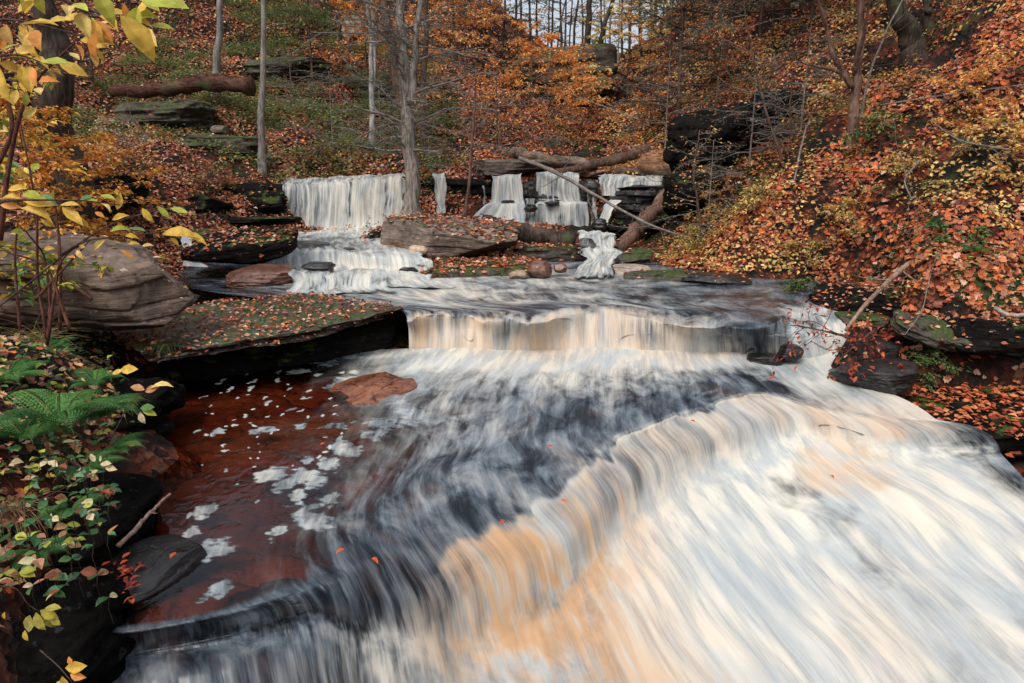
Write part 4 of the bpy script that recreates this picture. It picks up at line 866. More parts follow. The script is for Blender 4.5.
# ------------------------------------------------------------------ plants
def perp(d):
    a = np.cross(d, [0, 0, 1.0]); 
    if np.linalg.norm(a) < .1: a = np.cross(d, [1.0, 0, 0])
    return a / np.linalg.norm(a)
def nrnd(s): return np.array([rnd.gauss(0, s) for _ in range(3)])
def curve(p0, d, L, n=7, droop=0.0, wob=.08):
    P = [np.array(p0, float)]; d = np.array(d, float); d /= np.linalg.norm(d)
    for k in range(n):
        d = d + nrnd(wob) + np.array([0, 0, -droop]); d /= np.linalg.norm(d); P.append(P[-1] + d * L / n)
    return np.array(P)
def spray(tw, lf, p0, d, L, r, cols=None, size=.06, nt=8, droop=.03, per=7, tmpl=L4, ratio=.45, sub=0, wob=.07, flat=.25, sides=4, tcol=None, spread=.02, lw=1.0, lup=0):
    """one branch with side twigs in a roughly level plane and leaves along them"""
    P = curve(p0, d, L, 8, droop, wob)
    tube(tw, P, np.linspace(r, r * .25, len(P)), sides)
    ends = [P]
    for k in range(nt):
        t = .15 + .85 * (k + rnd.random()) / nt; i = min(int(t * 8), 7); f = t * 8 - i
        q = P[i] * (1 - f) + P[i + 1] * f; dd = unit(P[i + 1] - P[i]); s = 1 if k % 2 else -1
        e = unit(dd * rnd.uniform(.5, 1) + perp(dd) * s * rnd.uniform(.6, 1) + nrnd(.15))
        l = L * ratio * (1.1 - t * .75) * rnd.uniform(.6, 1.2)
        if sub: spray(tw, lf, q, e, l, r * .45, cols, size, max(3, nt - 3), droop, per, tmpl, ratio, sub - 1, wob, flat, 3, tcol, spread, lw, lup)
        else:
            c = curve(q, e, l, 4, droop, wob); tube(tw, c, np.linspace(r * .35, r * .12, 5), 3); ends.append(c)
    if lf is not None and cols:
        for c in ends:
            m = max(1, int(per * rnd.uniform(.6, 1.3))); t = rng.uniform(.2, 1, m) * (len(c) - 1); i = np.minimum(t.astype(int), len(c) - 2); f = (t - i)[:, None]
            q = c[i] * (1 - f) + c[i + 1] * f + rng.normal(0, spread, (m, 3)); dd = unit(c[i + 1] - c[i]); sd = rng.choice([-1, 1], m)[:, None]
            D = dd * rng.uniform(.2, 1, (m, 1)) + np.cross(dd, [0, 0, 1]) * sd * rng.uniform(.4, 1, (m, 1)) + rng.normal(0, .2, (m, 3)) + np.array([0, 0, -.2 + lup])
            add_leaves(lf, q, D, np.array([0, 0, 1]) + rng.normal(0, flat, (m, 3)), size * rng.uniform(.6, 1.25, m), pal(cols, m, .22), tmpl, lw)
def plant_empty(name, base, label, cat, tw, lf, mat_t, group=None, tn='stem', ln='leaves', mat_l=None, smooth_leaf=False):
    e = empty(name, base, label, cat, group)
    b = np.array(base)
    for mb, n, m in ((tw, tn, mat_t), (lf, ln, mat_l or M_FOL)):
        if mb is not None and mb.V:
            for k in range(len(mb.V)): mb.V[k] = mb.V[k] - b
            o = mb.build(n, m, e, smooth=(n != ln or smooth_leaf))
    return e

def px_tree(name, label, cat, stems, mat, nb=14, br=(.4, 1.6), leaves=None, lsize=.05, per=3, bl=(.3, 1), group=None, sides=10, rough=.12, top=True, flare=1.5, snap=True, bn=5, bsub=0, bmat=None, bdroop=.0, crown_up=True):
    """stems: list of (list of (px,py,Y), r0, r1)"""
    tw, brm, lf = MB(), MB(), MB()
    base = None
    for si, (pts, r0, r1) in enumerate(stems):
        P = [PY(*p) for p in pts]
        if si == 0:
            if snap: P[0][2] = min(P[0][2], float(gz(P[0][0], P[0][1]))) - .12
            base = P[0]
        if top and pts[-1][1] <= 2:
            d = unit(P[-1] - P[-2]); P.append(P[-1] + d * 1.6 + nrnd(.1)); P.append(P[-1] + unit(d + np.array([0, 0, .3])) * 2.0 + nrnd(.15)); r1e = r1 * .35
        else: r1e = r1
        P = smooth_path(P, 26); n = len(P)
        P[1:-1] += np.array([[fbm(np.array([k * .35 + si * 9.1 + a * 33.3]), np.array([stems[0][0][0][0] * .13]), 0, 2, 7 + a)[0] for a in range(3)] for k in range(1, n - 1)]) * r0 * .5
        R = np.linspace(r0, r1 if r1e == r1 else r1e, n)
        if si == 0: R[:3] *= np.array([flare, 1 + (flare - 1) * .5, 1 + (flare - 1) * .2])
        tube(tw, P, R, sides, rough=rough, seed=si + int(stems[0][0][0][0]))
        for k in range(nb):
            t = bl[0] + (bl[1] - bl[0]) * (k + rnd.random()) / nb; i = min(int(t * (n - 1)), n - 2)
            a = rnd.uniform(0, 6.28); d = np.array([math.cos(a), math.sin(a), rnd.uniform(-.1, .6)])
            spray(brm, lf if leaves else None, P[i], d, rnd.uniform(*br), max(.004, R[i] * .22), leaves, lsize, bn, bdroop, per, sub=bsub, wob=.13)
        if top and crown_up and pts[-1][1] <= 2:
            for k in range(12):
                i = rnd.randint(n - 8, n - 1); a = rnd.uniform(0, 6.28); d = np.array([math.cos(a), math.sin(a), rnd.uniform(.2, .9)])
                spray(brm, lf, P[i], d, rnd.uniform(.8, 1.8), R[i] * .3, leaves or (ORA + HEM), .07, 6, 0, 3, wob=.12)
    e = empty(name, base, label, cat, group)
    for mb, n_, m in ((tw, 'trunk', mat), (brm, 'branches', bmat or M_TWIG_GREY), (lf, 'crown', M_FOL)):
        if mb.V:
            mb.V = [v - base for v in mb.V]; mb.build(n_, m, e, smooth=(n_ != 'crown'))
    return e
px_tree('tree', 'slim grey trunk leaning slightly right in front of the hillside log', 'tree', [([(214, 104, 15.6), (217, 75, 15.6), (219, 40, 15.6), (221, 0, 15.6)], .10, .085)], M_BARK_GREY, 6, bl=(.6, 1))
px_tree('tree', 'straight slender grey trunk left of the wide curtain', 'tree', [([(261, 168, 13.6), (262, 120, 13.6), (262, 60, 13.6), (263, 0, 13.6)], .075, .055)], M_BARK_GREY, 7, bl=(.5, 1))
px_tree('tree', 'pale thin trunk with a close twin stem behind the wide curtain', 'tree', [([(371, 150, 15), (372, 90, 15), (371, 50, 15), (368, 0, 15)], .065, .05), ([(372, 105, 15), (375, 60, 15), (372, 0, 15)], .035, .025)], mat_bark('bark_pale', (.2, .185, .17), (.42, .4, .38)), 8, bl=(.3, 1))
px_tree('tree', 'thick dark brown trunk leaning left behind the mottled twin topped tree', 'tree', [([(408, 158, 14.6), (403, 120, 14.6), (397, 75, 14.6), (389, 35, 14.6), (381, 0, 14.6)], .145, .115)], M_BARK_BROWN, 8, bl=(.5, 1))
px_tree('tree', 'mottled grey tree forking in two, rooted on the flat block between the falls', 'tree', [([(412, 218, 11.4), (411, 195, 11.4), (409, 150, 11.4), (407, 100, 11.4), (404, 50, 11.4), (400, 0, 11.4)], .15, .075), ([(409, 105, 11.4), (413, 70, 11.4), (416, 40, 11.4), (419, 0, 11.4)], .07, .05)],
        mat_bark('bark_mottled', (.12, .09, .07), (.36, .33, .30), moss=.2), 34, (.5, 1.7), leaves=HEM, lsize=.035, per=1, bl=(.28, .75), snap=False, bn=8, flare=1.7, bsub=1, bdroop=.01)
px_tree('tree', 'medium brown trunk just right of the twin topped tree', 'tree', [([(424, 140, 16.5), (424, 90, 16.5), (425, 45, 16.5), (427, 0, 16.5)], .085, .07)], M_BARK_BROWN, 8, bl=(.3, 1))
px_tree('sapling', 'thin dark sapling standing on the flat block by the narrow fall', 'sapling', [([(464, 218, 11.3), (469, 190, 11.3), (472, 140, 11.3), (475, 100, 11.3), (476, 62, 11.3)], .035, .008)], M_BARK_RED, 14, (.2, .8), bl=(.3, 1), snap=False, sides=6)
px_tree('tree', 'thick dark trunk at the far left behind yellow leaves', 'tree', [([(66, 215, 8.2), (62, 160, 8.2), (56, 90, 8.2), (50, 40, 8.2), (44, 0, 8.2)], .24, .19)], M_BARK_DARK, 5, bl=(.6, 1), sides=16)
px_tree('tree', 'red brown tree forking into crooked limbs on the right bank', 'tree', [([(851, 158, 10), (852, 130, 10), (855, 95, 10), (858, 70, 10), (860, 35, 10), (861, 0, 10)], .085, .055),
        ([(852, 88, 10), (843, 70, 10), (832, 55, 10), (828, 35, 10), (818, 0, 9.8)], .045, .03), ([(848, 78, 10), (835, 70, 10), (815, 66, 10), (798, 62, 10)], .035, .01), ([(854, 75, 10), (862, 45, 9.8), (870, 0, 9.6)], .03, .02)], M_BARK_RED, 6, (.4, 1.2), bl=(.3, 1), bmat=M_TWIG)
px_tree('tree', 'thick mossy leaning trunk high on the right bank', 'tree', [([(920, 82, 11.8), (913, 50, 11.8), (903, 25, 11.8), (896, 0, 11.8)], .22, .18)], M_BARK_DARK, 4, bl=(.4, 1), sides=16)
px_tree('tree', 'short dark stem right of the thick mossy trunk', 'tree', [([(931, 38, 12.2), (927, 15, 12.2), (926, 0, 12.2)], .09, .08)], M_BARK_DARK, 3, bl=(.4, 1))
px_tree('sapling', 'curving grey sapling in front of the black outcrop', 'sapling', [([(789, 196, 10.8), (782, 160, 10.8), (772, 130, 10.8), (762, 95, 10.8), (752, 50, 10.8), (744, 0, 10.8)], .026, .012)], M_BARK_BROWN, 26, (.3, 1.2), bl=(.3, 1), leaves=HEM, lsize=.04, per=2, sides=6)
px_tree('sapling', 'upright grey sapling beside the curving one at the black outcrop', 'sapling', [([(800, 190, 10.9), (795, 150, 10.9), (790, 110, 10.9), (793, 70, 10.9)], .03, .01)], M_BARK_BROWN, 14, (.3, 1), bl=(.3, 1), sides=6)
px_tree('sapling', 'thin bare whip leaning right behind the forked right bank tree', 'sapling', [([(860, 118, 10.2), (868, 80, 10.2), (885, 35, 10.2), (902, 0, 10.2)], .02, .012)], M_TWIG_GREY, 3, bl=(.4, 1), sides=5)
px_tree('sapling', 'leaning grey pole across the black outcrop', 'sapling', [([(780, 235, 9.6), (792, 190, 9.9), (803, 140, 10.2), (810, 118, 10.4)], .018, .01)], M_TWIG_GREY, 3, bl=(.4, 1), sides=5)
px_tree('sapling', 'yellow leaved sapling above the leaning log', 'sapling', [([(704, 238, 10.6), (698, 205, 10.6), (694, 170, 10.6), (700, 130, 10.6)], .03, .008)], M_BARK_BROWN, 20, (.25, .6), bl=(.2, 1), leaves=YEL, lsize=.045, per=3, sides=6)
# skyline trunks
far = [(586, 68, 590, 0, 24, .13, 'dark straight trunk on the skyline outcrop, thickest there'), (593, 72, 613, 0, 23.6, .10, 'dark trunk leaning right off the skyline outcrop'), (574, 66, 578, 0, 25, .05, None), (562, 66, 560, 0, 25.5, .05, None), (551, 62, 553, 0, 26, .045, None), (540, 60, 537, 0, 27, .05, None), (568, 66, 572, 0, 27, .035, None),
       (530, 56, 529, 0, 28, .06, None), (545, 60, 549, 0, 29, .04, None), (556, 64, 566, 0, 30, .04, None), (583, 70, 582, 0, 30, .05, None), (600, 76, 601, 0, 31, .05, None), (625, 100, 622, 0, 30, .06, None), (611, 95, 611, 0, 33, .05, None), (636, 106, 640, 0, 28, .09, None), (648, 108, 652, 0, 31, .06, None), (605, 90, 604, 0, 36, .05, None), (618, 96, 620, 0, 38, .05, None), (630, 96, 629, 0, 40, .05, None), (660, 100, 664, 0, 30, .05, None),
       (455, 62, 454, 0, 24, .06, None), (462, 62, 466, 0, 26, .05, None), (480, 62, 480, 0, 27, .05, None), (500, 70, 505, 0, 26, .05, None), (340, 50, 338, 0, 21, .06, None), (305, 30, 308, 0, 22, .06, None), (150, 20, 152, 0, 20, .06, None), (515, 66, 516, 0, 25.5, .06, None), (680, 70, 684, 0, 22, .07, None), (700, 50, 690, 0, 20, .05, None), (720, 60, 735, 0, 18, .04, None), (770, 40, 775, 0, 16, .04, None)]
for (x0, y0, x1, y1, Y, r, lab) in far:
    px_tree('tree', lab or 'slender dark trunk in the far wood at the top of the gorge', 'tree', [([(x0, y0, Y), ((x0 + x1) / 2 + rnd.uniform(-2, 2), (y0 + y1) / 2, Y), (x1, y1, Y)], r, r * .8)], M_BARK_DARK if Y < 32 else M_BARK_GREY, 5, (.5, 1.8), bl=(.3, 1), group=None if lab else 'trunks of the far wood', sides=6, leaves=ORA + HEM + YEL if Y > 22 else None, lsize=.09, per=4, bn=6, crown_up=True)

# understory trees with level sprays of leaves
def understory(name, label, base, h, spread, cols, size=.07, nb=24, per=6, mat=M_BARK_BROWN, group=None, lean=(0, 0), droop=.02, low=.15, cat='small tree', sub=1, nt=6, r=None, ratio=.45):
    tw, lf = MB(), MB(); base = np.array(base, float); r = r or h * .012
    P = smooth_path([base - np.array([0, 0, .15]), base + np.array([lean[0] * .4, lean[1] * .4, h * .5]), base + np.array([lean[0], lean[1], h])], 14)
    tube(tw, P, np.linspace(r, r * .2, 14), 7)
    for k in range(nb):
        t = low + (1 - low) * (k + rnd.random()) / nb; i = min(int(t * 13), 12)
        a = rnd.uniform(0, 6.28); L = spread * (1.15 - .7 * t) * rnd.uniform(.6, 1.15)
        spray(tw, lf, P[i], np.array([math.cos(a), math.sin(a), rnd.uniform(0, .35)]), L, r * .4 * (1.1 - t) + .003, cols, size, nt, droop, per, sub=sub, wob=.1, flat=.3, ratio=ratio)
    return plant_empty(name, base, label, cat, tw, lf, mat, group, 'trunk', 'crown')
def gp(px, py): return hit(px, py)
def onY(px, Y):
    x = (px - 512) / FPX * Y * 1.03; return np.array([x, Y, float(gz(x, Y))])
for (px, Y, h, sp, cols, sz, nb, per, lab) in (  # far crowns get paler leaf colours in place of haze
        (530, 19.5, 1.9, 1.9, ORA, .075, 22, 5, 'orange leaved small tree below the skyline outcrop'),
        (585, 18.5, 1.6, 1.8, ORA + YEL[:1], .07, 22, 5, 'golden orange small tree left of the misty gap'),
        (498, 17.5, 1.9, 1.6, ORA[:3] + RUST[:1], .065, 18, 4, 'low rust orange tree above the grey block'),
        (560, 16.5, 1.6, 1.5, RUST[:2] + ORA[:1], .06, 16, 3, 'dark red brown shrub tree behind the crossing logs'),
        (640, 16.6, 1.2, .8, ORA, .06, 10, 3, 'orange small tree at the head of the stream'),
        (440, 24, 3.6, 2.8, ORA, .085, 26, 6, 'broad orange crown high behind the grey trunks'),
        (492, 26, 4.4, 2.8, ORA, .09, 26, 6, 'brightest orange crown against the sky gap'),
        (470, 22, 2.5, 2.2, ORA[1:] + YEL[:1], .08, 20, 5, 'golden crown low behind the brown trunk'),
        (350, 22, 3.0, 2.2, ORA + RUST[:2], .08, 20, 4, 'orange tree at the top of the left hillside'),
        (400, 28, 4.2, 3.2, ORA, .1, 24, 6, 'far orange tree between the grey trunks'),
        (618, 24, 5.0, 1.9, [(.8,.6,.22),(.85,.68,.3),(.62,.58,.25)], .09, 26, 8, 'yellow tree paled for haze deep in the misty gap'),
        (640, 26, 6.0, 2.2, [(.85,.6,.2),(.8,.5,.18),(.7,.6,.28)], .1, 28, 8, 'tall yellow tree filling the misty gap'),
        (675, 25, 5.0, 2.6, ORA + YEL[:1], .09, 24, 5, 'orange tree behind the right hillside edge'),
        (600, 44, 6.5, 3.6, YEL[3:] + HEM, .14, 24, 6, 'hazy yellow green tree farthest up the valley'),
        (560, 40, 6.0, 3.2, HEM, .13, 22, 6, 'hazy grey green conifer beyond the skyline trunks'),
        (636, 46, 8, 4, ORA + YEL, .15, 26, 6, 'tall hazy orange tree farthest up the valley'),
        (520, 42, 7.0, 3.8, HEM, .14, 26, 6, 'dark grey green conifer beyond the orange crown'),
        (690, 18.5, 4.4, 2.4, HEM, .07, 36, 12, 'grey green hemlock at the left edge of the right hillside'),
        (735, 16.4, 4.4, 2.4, HEM, .062, 38, 12, 'feathery hemlock above the black outcrop'),
        (780, 15.0, 3.8, 1.9, HEM + RUST[:1], .06, 30, 9, 'thin hemlock mixed with orange leaves behind the forked tree'),
        (665, 15.6, 4.6, 2.2, HEM, .055, 38, 11, 'tall feathery hemlock between the misty gap and the black outcrop'),
        (820, 14.2, 3.4, 1.8, HEM[:3] + GRN[3:], .055, 30, 9, 'dark feathery hemlock at the top behind the forked tree'),
        (330, 18, 2.6, 1.8, GRN[:2] + GRN[3:], .06, 26, 6, 'green leaved small tree on the left hillside by the paired trunks'),
        (655, 21, 3.2, 2.2, ORA[1:], .08, 24, 6, 'pale orange crown above the valley head'),
        (548, 20.5, 1.7, 2.2, ORA[1:] + YEL[:1], .08, 24, 6, 'spreading golden tree in front of the skyline outcrop'),
        (425, 19, 2.4, 2.0, ORA, .07, 20, 6, 'orange small tree between the brown trunk and the brush'),
        (720, 22, 3.4, 2.4, ORA[1:] + HEM[:2], .08, 22, 5, 'faded orange tree high on the right hillside'),
        (380, 19, 2.2, 1.8, ORA[:3], .07, 18, 5, 'rust orange small tree behind the paired pale trunks'),
        (655, 15.8, 2.0, 1.2, RUST + HEM, .05, 20, 3, 'brown twiggy shrub above the orange boulder'),
        (700, 14.6, 2.0, 1.3, RUST[:2] + ORA[:1] + HEM[:1], .05, 22, 4, 'rust leaved shrub hanging over the black outcrop'),
        (20, 14.5, 3.4, 2.0, RUST + ORA[:1], .065, 22, 4, 'rust leaved tree behind the thick left trunk'),
        (130, 16, 2.4, 1.8, RUST[:2] + YEL[:1] + GRN[:1], .06, 18, 3, 'thin leaved shrub above the left hillside log'),
        (300, 20, 2.6, 2.0, GRN + YEL[:1], .06, 20, 4, 'greenish shrub high on the left hillside'),
        (190, 19, 2.4, 1.8, GRN[2:] + RUST[:1], .06, 18, 3, 'dark green shrub at the top left hillside')):
    understory('small_tree', lab, onY(px, Y), h, sp, cols, sz, nb, per)
# bare grey brush in the middle
for (px, Y, h, sp, lab) in ((345, 14.6, 1.5, 1.2, 'bare grey brush behind the wide curtain'), (450, 15.4, 1.9, 1.5, 'tangle of bare grey twigs right of the twin topped tree'), (500, 16.2, 1.7, 1.5, 'bare grey bush above the pale block'), (545, 17.4, 1.7, 1.4, 'brown bare thicket behind the crossing logs'), (390, 16.5, 2.0, 1.5, 'bare thicket between the grey trunks'), (310, 16.5, 1.4, 1.2, 'bare twiggy bush on the left hillside'), (680, 13.2, 1.2, 1.0, 'bare brown brush by the leaning log'), (735, 11.6, 1.7, 1.1, 'bare brown brush overhanging the black outcrop'), (700, 11.2, 1.3, .9, 'bare twigs below the black outcrop'), (780, 11.4, 1.6, 1.0, 'bare brush between the saplings on the right bank'), (655, 15, 2.0, 1.4, 'grey bare bush above the orange boulder'), (420, 14.3, 1.5, 1.2, 'fine bare twigs round the mottled tree')):
    understory('bush', lab, onY(px, Y), h, sp, HEM + RUST[:1], .035, 26, 1, M_TWIG_GREY, cat='bush', low=.05, sub=1, nt=7, r=.018, ratio=.6)
# shrubs on the right bank and left slope
for (px, py, h, sp, cols, sz, lab) in (
        (965, 120, .7, .8, YEL[:3] + ORA[:2], .055, 'golden leaved shrub at upper right of the bank'), (1010, 80, .8, .8, YEL[:2] + ORA[:2], .055, 'yellow orange shrub at the right picture edge'), (985, 175, .6, .7, YEL[:3] + ORA[1:2], .05, 'low yellow shrub below the golden one'),
        (910, 190, .5, .6, YEL + GRN[3:], .045, 'yellow green shrub in the middle of the right bank'), (850, 230, .4, .5, YEL + GRN[3:], .045, 'small yellow shrub low on the right bank'), (760, 215, .4, .5, YEL[:2] + GRN[3:], .045, 'small greenish yellow shrub near the pool bank'),
        (800, 265, .35, .45, YEL + GRN[:1], .04, 'sparse yellow sprig over the right waterline'), (705, 215, .5, .5, YEL, .045, 'yellow leaved bush under the black outcrop'), (880, 150, .5, .6, GRN + YEL[3:4], .05, 'green low bush right of the forked tree'), (975, 245, .2, .2, [(.1,.2,.06)], .07, 'broad green leaved plant on the right bank'), (940, 235, .16, .18, [(.08,.18,.05)], .06, 'dark green leaved plant beside the broad leaved one'),
        (165, 180, .9, .9, YEL[:1] + RUST[:2] + GRN[3:], .055, 'yellow brown shrub on the slope behind the big boulder'), (125, 160, .7, .7, [(.55, .5, .35), (.4, .38, .25)] + RUST[:1], .05, 'shrub with pale cream leaves below the hillside log'), (215, 195, .5, .7, RUST[:2] + GRN, .05, 'low mixed shrub left of the upper curtain'), (320, 170, .4, .6, GRN + RUST[:2], .05, 'small green shrub on the lip above the curtain'),
        (700, 250, .35, .5, GRN[3:] + YEL[:1], .04, 'grassy green yellow plant by the pool shore'), (930, 372, .22, .3, GRN[:2] + GRN[3:], .035, 'low green plant on the orange leaf mat'), (800, 300, .25, .3, GRN[:1] + GRN[3:], .04, 'green plant at the pool lip on the right')):
    understory('shrub', lab, gp(px, py), h, sp, cols, sz, 14 if sz < .06 else 5, 4 if sz < .06 else 1, M_TWIG, cat='shrub', low=.1, sub=1, nt=5, r=.01, droop=.03)

# foreground yellow leaf branches --------------------------------------------------
def path_branch(name, label, cat, paths, leaves, size, cols, mat=M_TWIG, tmpl=LOV, group=None, r=.003, leafpts=(), droop=.35, sp=.02, wid=1.0):
    tw, lf = MB(), MB()
    base = None
    for pts, n in paths:
        P = smooth_path([PY(*p) for p in pts], 18)
        if base is None: base = P[0].copy()
        tube(tw, P, np.linspace(r, r * .35, len(P)), 5)
        if n:
            t = rng.uniform(.25, 1, n) * 17; i = np.minimum(t.astype(int), 16); f = (t - i)[:, None]
            q = P[i] * (1 - f) + P[i + 1] * f; dd = unit(P[i + 1] - P[i])
            sd = rng.choice([-1, 1], n)[:, None]
            up = np.cross(np.cross(dd, [0, 0, 1.0]), dd)
            D = dd * .7 + sd * up * rng.uniform(.1, .8, (n, 1)) + rng.normal(0, .35, (n, 3)) + np.array([0, 0, -droop])
            st = q + unit(D) * sp
            for a_, b_ in zip(q, st): tube(tw, [a_, (a_ + b_) / 2, b_], [r * .3] * 3, 3)
            add_leaves(lf, st, D, np.array([0, -.55, .75]) + rng.normal(0, .35, (n, 3)), size * rng.uniform(.7, 1.2, n), pal(cols, n, .18), tmpl, wid)
    for (px, py, Y, dx, dz, s, c) in leafpts:
        p = PY(px, py, Y); add_leaves(lf, p[None], np.array([dx, rnd.uniform(-.2, .2), dz]), np.array([0, -.6, .7]) + nrnd(.25), s, np.array([c]), tmpl, wid)
    return plant_empty(name, base, label, cat, tw, lf, mat, group, 'stem', 'leaves', smooth_leaf=False)
Yl = (.66, .43, .07); Yp = (.72, .52, .16); Og = (.66, .28, .06); Yg = (.40, .42, .06); Gr = (.12, .24, .08)
path_branch('leafy_branch', 'foreground branch of large yellow leaves hanging into the top left corner', 'branch', [([(-60, -60, 1.3), (20, -20, 1.25), (90, 10, 1.2), (140, 25, 1.2)], 16), ([(-60, 30, 1.4), (0, 20, 1.35), (60, 30, 1.3), (95, 40, 1.3)], 18), ([(-40, 60, 1.5), (10, 55, 1.45), (50, 65, 1.4)], 12), ([(40, -40, 1.1), (110, -15, 1.1), (160, 0, 1.1)], 7), ([(-60,90,1.7),(0,80,1.6),(40,85,1.6)],6)],
            0, .044, [Yl, Yp, Yl, Og, Yg, Yl], leafpts=((120, 15, 1.05, .6, -.9, .07, Yl), (135, -8, 1.05, .8, -.2, .08, Yg), (80, 40, 1.2, 1, -.05, .055, Yl), (140, 45, 1.2, .8, -.6, .03, Yl), (40, 62, 1.25, 1, .0, .05, Yg), (58, 62, 1.3, 1, -.5, .05, Yl), (0, 68, 1.0, .2, -.9, .05, Yl), (100, 30, 1.1, -.4, -.9, .05, Og), (20, 25, 1.2, 1, .1, .06, Yl), (60, 20, 1.2, 1, .1, .05, Yl)))
path_branch('leafy_branch', 'slender twig of narrow yellow leaves stretching right over the big boulder', 'branch', [([(-30, 330, 2.0), (20, 290, 2.0), (70, 250, 1.95), (110, 225, 1.9), (150, 212, 1.85), (188, 205, 1.8)], 0), ([(60, 255, 1.95), (90, 240, 1.9), (130, 236, 1.9), (170, 232, 1.85), (210, 238, 1.8)], 0), ([(-30, 210, 1.6), (20, 200, 1.6), (70, 200, 1.6), (120, 205, 1.6)], 0)],
            0, .055, [Yl], sp=.012, wid=.85, r=.0035, leafpts=[(x, y, 1.75, a, b, s, c) for x, y, a, b, s, c in ((8, 190, 1, .15, .05, Yl), (22, 192, 1, -.3, .06, Yg), (0, 200, 1, .1, .06, Yl), (22, 200, 1, -.15, .08, Yl), (20, 208, 1, -.35, .08, Yl), (60, 205, 1, .05, .05, Yl), (62, 207, .7, -.55, .07, Yl), (80, 199, .9, -.1, .05, Yg), (100, 203, .8, -.5, .035, Yp), (95, 212, .8, -.4, .03, Og), (112, 220, .9, .3, .045, Yl), (117, 210, .3, 1, .045, Yl), (100, 195, .9, -.2, .04, Yg), (80, 200, .9, .3, .035, Gr),
             (142, 208, .6, -.8, .045, Yl), (157, 206, .7, -.8, .042, Yg), (170, 208, 1, -.25, .045, Yg), (162, 234, 1, 0, .09, Yl), (180, 233, .9, -.35, .07, Yl), (125, 236, 1, -.1, .035, Yl), (128, 244, 1, .1, .03, Yl), (142, 246, 1, .1, .03, Yp), (105, 240, -.5, -.4, .04, Yp), (110, 232, .9, .2, .05, Yg), (128, 228, 1, -.1, .05, Gr), (0, 205, 1, -.1, .05, Og), (70,215,.8,-.6,.05,Yl), (40, 195, .9, -.4, .045, Gr), (170,238,.5,-.4,.03,Yl),(120,250,.6,-.5,.04,Og))])
path_branch('shrub', 'red stemmed shrub of bare upright twigs in front of the big boulder', 'shrub', [([(47, 345, 3.3), (50, 300, 3.3), (45, 260, 3.3), (25, 230, 3.2)], 6), ([(48, 340, 3.3), (55, 290, 3.3), (62, 260, 3.3), (88, 238, 3.2)], 5), ([(47, 338, 3.3), (38, 280, 3.3), (35, 200, 3.3), (20, 120, 3.3)], 6), ([(60, 330, 3.4), (60, 250, 3.4), (55, 200, 3.4)], 3), ([(20, 330, 3.5), (15, 260, 3.5), (18, 220, 3.5)], 3), ([(70, 330, 3.3), (48, 270, 3.3), (0, 250, 3.2)], 3), ([(0, 240, 2.2), (10, 160, 2.2), (30, 90, 2.2), (75, 42, 2.2)], 3), ([(-10, 180, 2.4), (12, 120, 2.4), (0, 60, 2.4), (20, 10, 2.4)], 2), ([(92,300,3.4),(60,270,3.4),(58,240,3.4)],0), ([(35,300,3.3),(90,240,3.3)],0)],
            0, .06, [Yl, Yp, Og, Yg], mat=mat_bark('twig_red', (.07, .025, .018), (.2, .08, .055), scale=3), r=.009, sp=.015)
for (px, Y, bpy_, h, sp, cols, sz, nb, lab) in ((20, 7.2, 330, 2.2, 1.5, [Yl, Yl, Og, Yp, Yg], .07, 20, 'dense yellow leaved shrub behind the bare twigs at far left'), (100, 7.6, 300, 1.7, 1.3, [Og, Og, Yl, (.5, .2, .05)], .062, 18, 'orange leaved shrub left of the hillside log'), (-30, 4.8, 330, 1.9, .9, [Yl, Gr, Yg], .075, 14, 'mixed green and yellow shrub cut by the left picture edge'), (55, 6.7, 300, 2.1, 1.3, [Og, Yl, (.5, .2, .05)], .065, 18, 'orange yellow shrub rising against the thick dark trunk')):
    understory('shrub', lab, onY(px, Y), h, sp, cols, sz, nb, 6, M_TWIG, cat='shrub', low=.3, sub=1, nt=5, r=.014, droop=.03)

# ferns
FERN = [(.035, .13, .028), (.055, .17, .035), (.085, .21, .045)]
def fern(px, py, z, L, n, label, az=None, seed=0):
    r_ = random.Random(seed); b = PZ(px, py, z) if z is not None else gp(px, py)
    e = empty('fern', b, label, 'fern')
    for k in range(n):
        a = (az[0] + (az[1] - az[0]) * (k + .5) / n if az else 6.28 * k / n) + r_.uniform(-.15, .15)
        d = np.array([math.cos(a), math.sin(a), 0]); l = L * r_.uniform(.75, 1.15); up = r_.uniform(.35, .6)
        t = np.linspace(0, 1, 26); P = np.outer(t * l * .92, d); P[:, 2] = l * (up * 2.0 * t * (1 - t * .85))
        mb = MB(); tube(mb, P, np.linspace(.003, .0008, 26), 4, col=(.1, .12, .04))
        T = unit(np.gradient(P, axis=0)); side = np.array([-d[1], d[0], 0]); base = np.array(r_.choice(FERN)) * r_.uniform(.8, 1.25)
        for i in range(3, 26):
            w = l * .30 * math.sin(math.pi * min(1, (i / 25) * .86 + .14))**.8 * (1.02 - (i / 25)**3)
            for s in (-1, 1):
                dd = unit(side * s + T[i] * .45 + np.array([0, 0, -.12])); nn = unit(np.cross(T[i], side)); nn = nn if nn[2] > 0 else -nn
                m = 7; tt = (np.arange(m) + .5) / m; q = P[i] + np.outer(tt * w, dd) + np.outer(-(tt**2) * w * .15, [0, 0, 1])
                for s2 in (-1, 1):
                    add_leaves(mb, q, unit(T[i] * s2 + dd * .7), nn, w * .26 * (1.15 - tt), np.tile(base * r_.uniform(.85, 1.15), (m, 1)), L4, .9)
        mb.build('frond', M_FOL, e, smooth=False)
fern(60, 425, .55, .42, 9, 'large green fern arching over the near left bank', seed=1)
fern(100, 418, .5, .34, 7, 'fern with fronds drooping toward the dark pool', az=(-1.6, 1.6), seed=2)
fern(5, 385, .62, .36, 8, 'green fern at the left picture edge', seed=3)
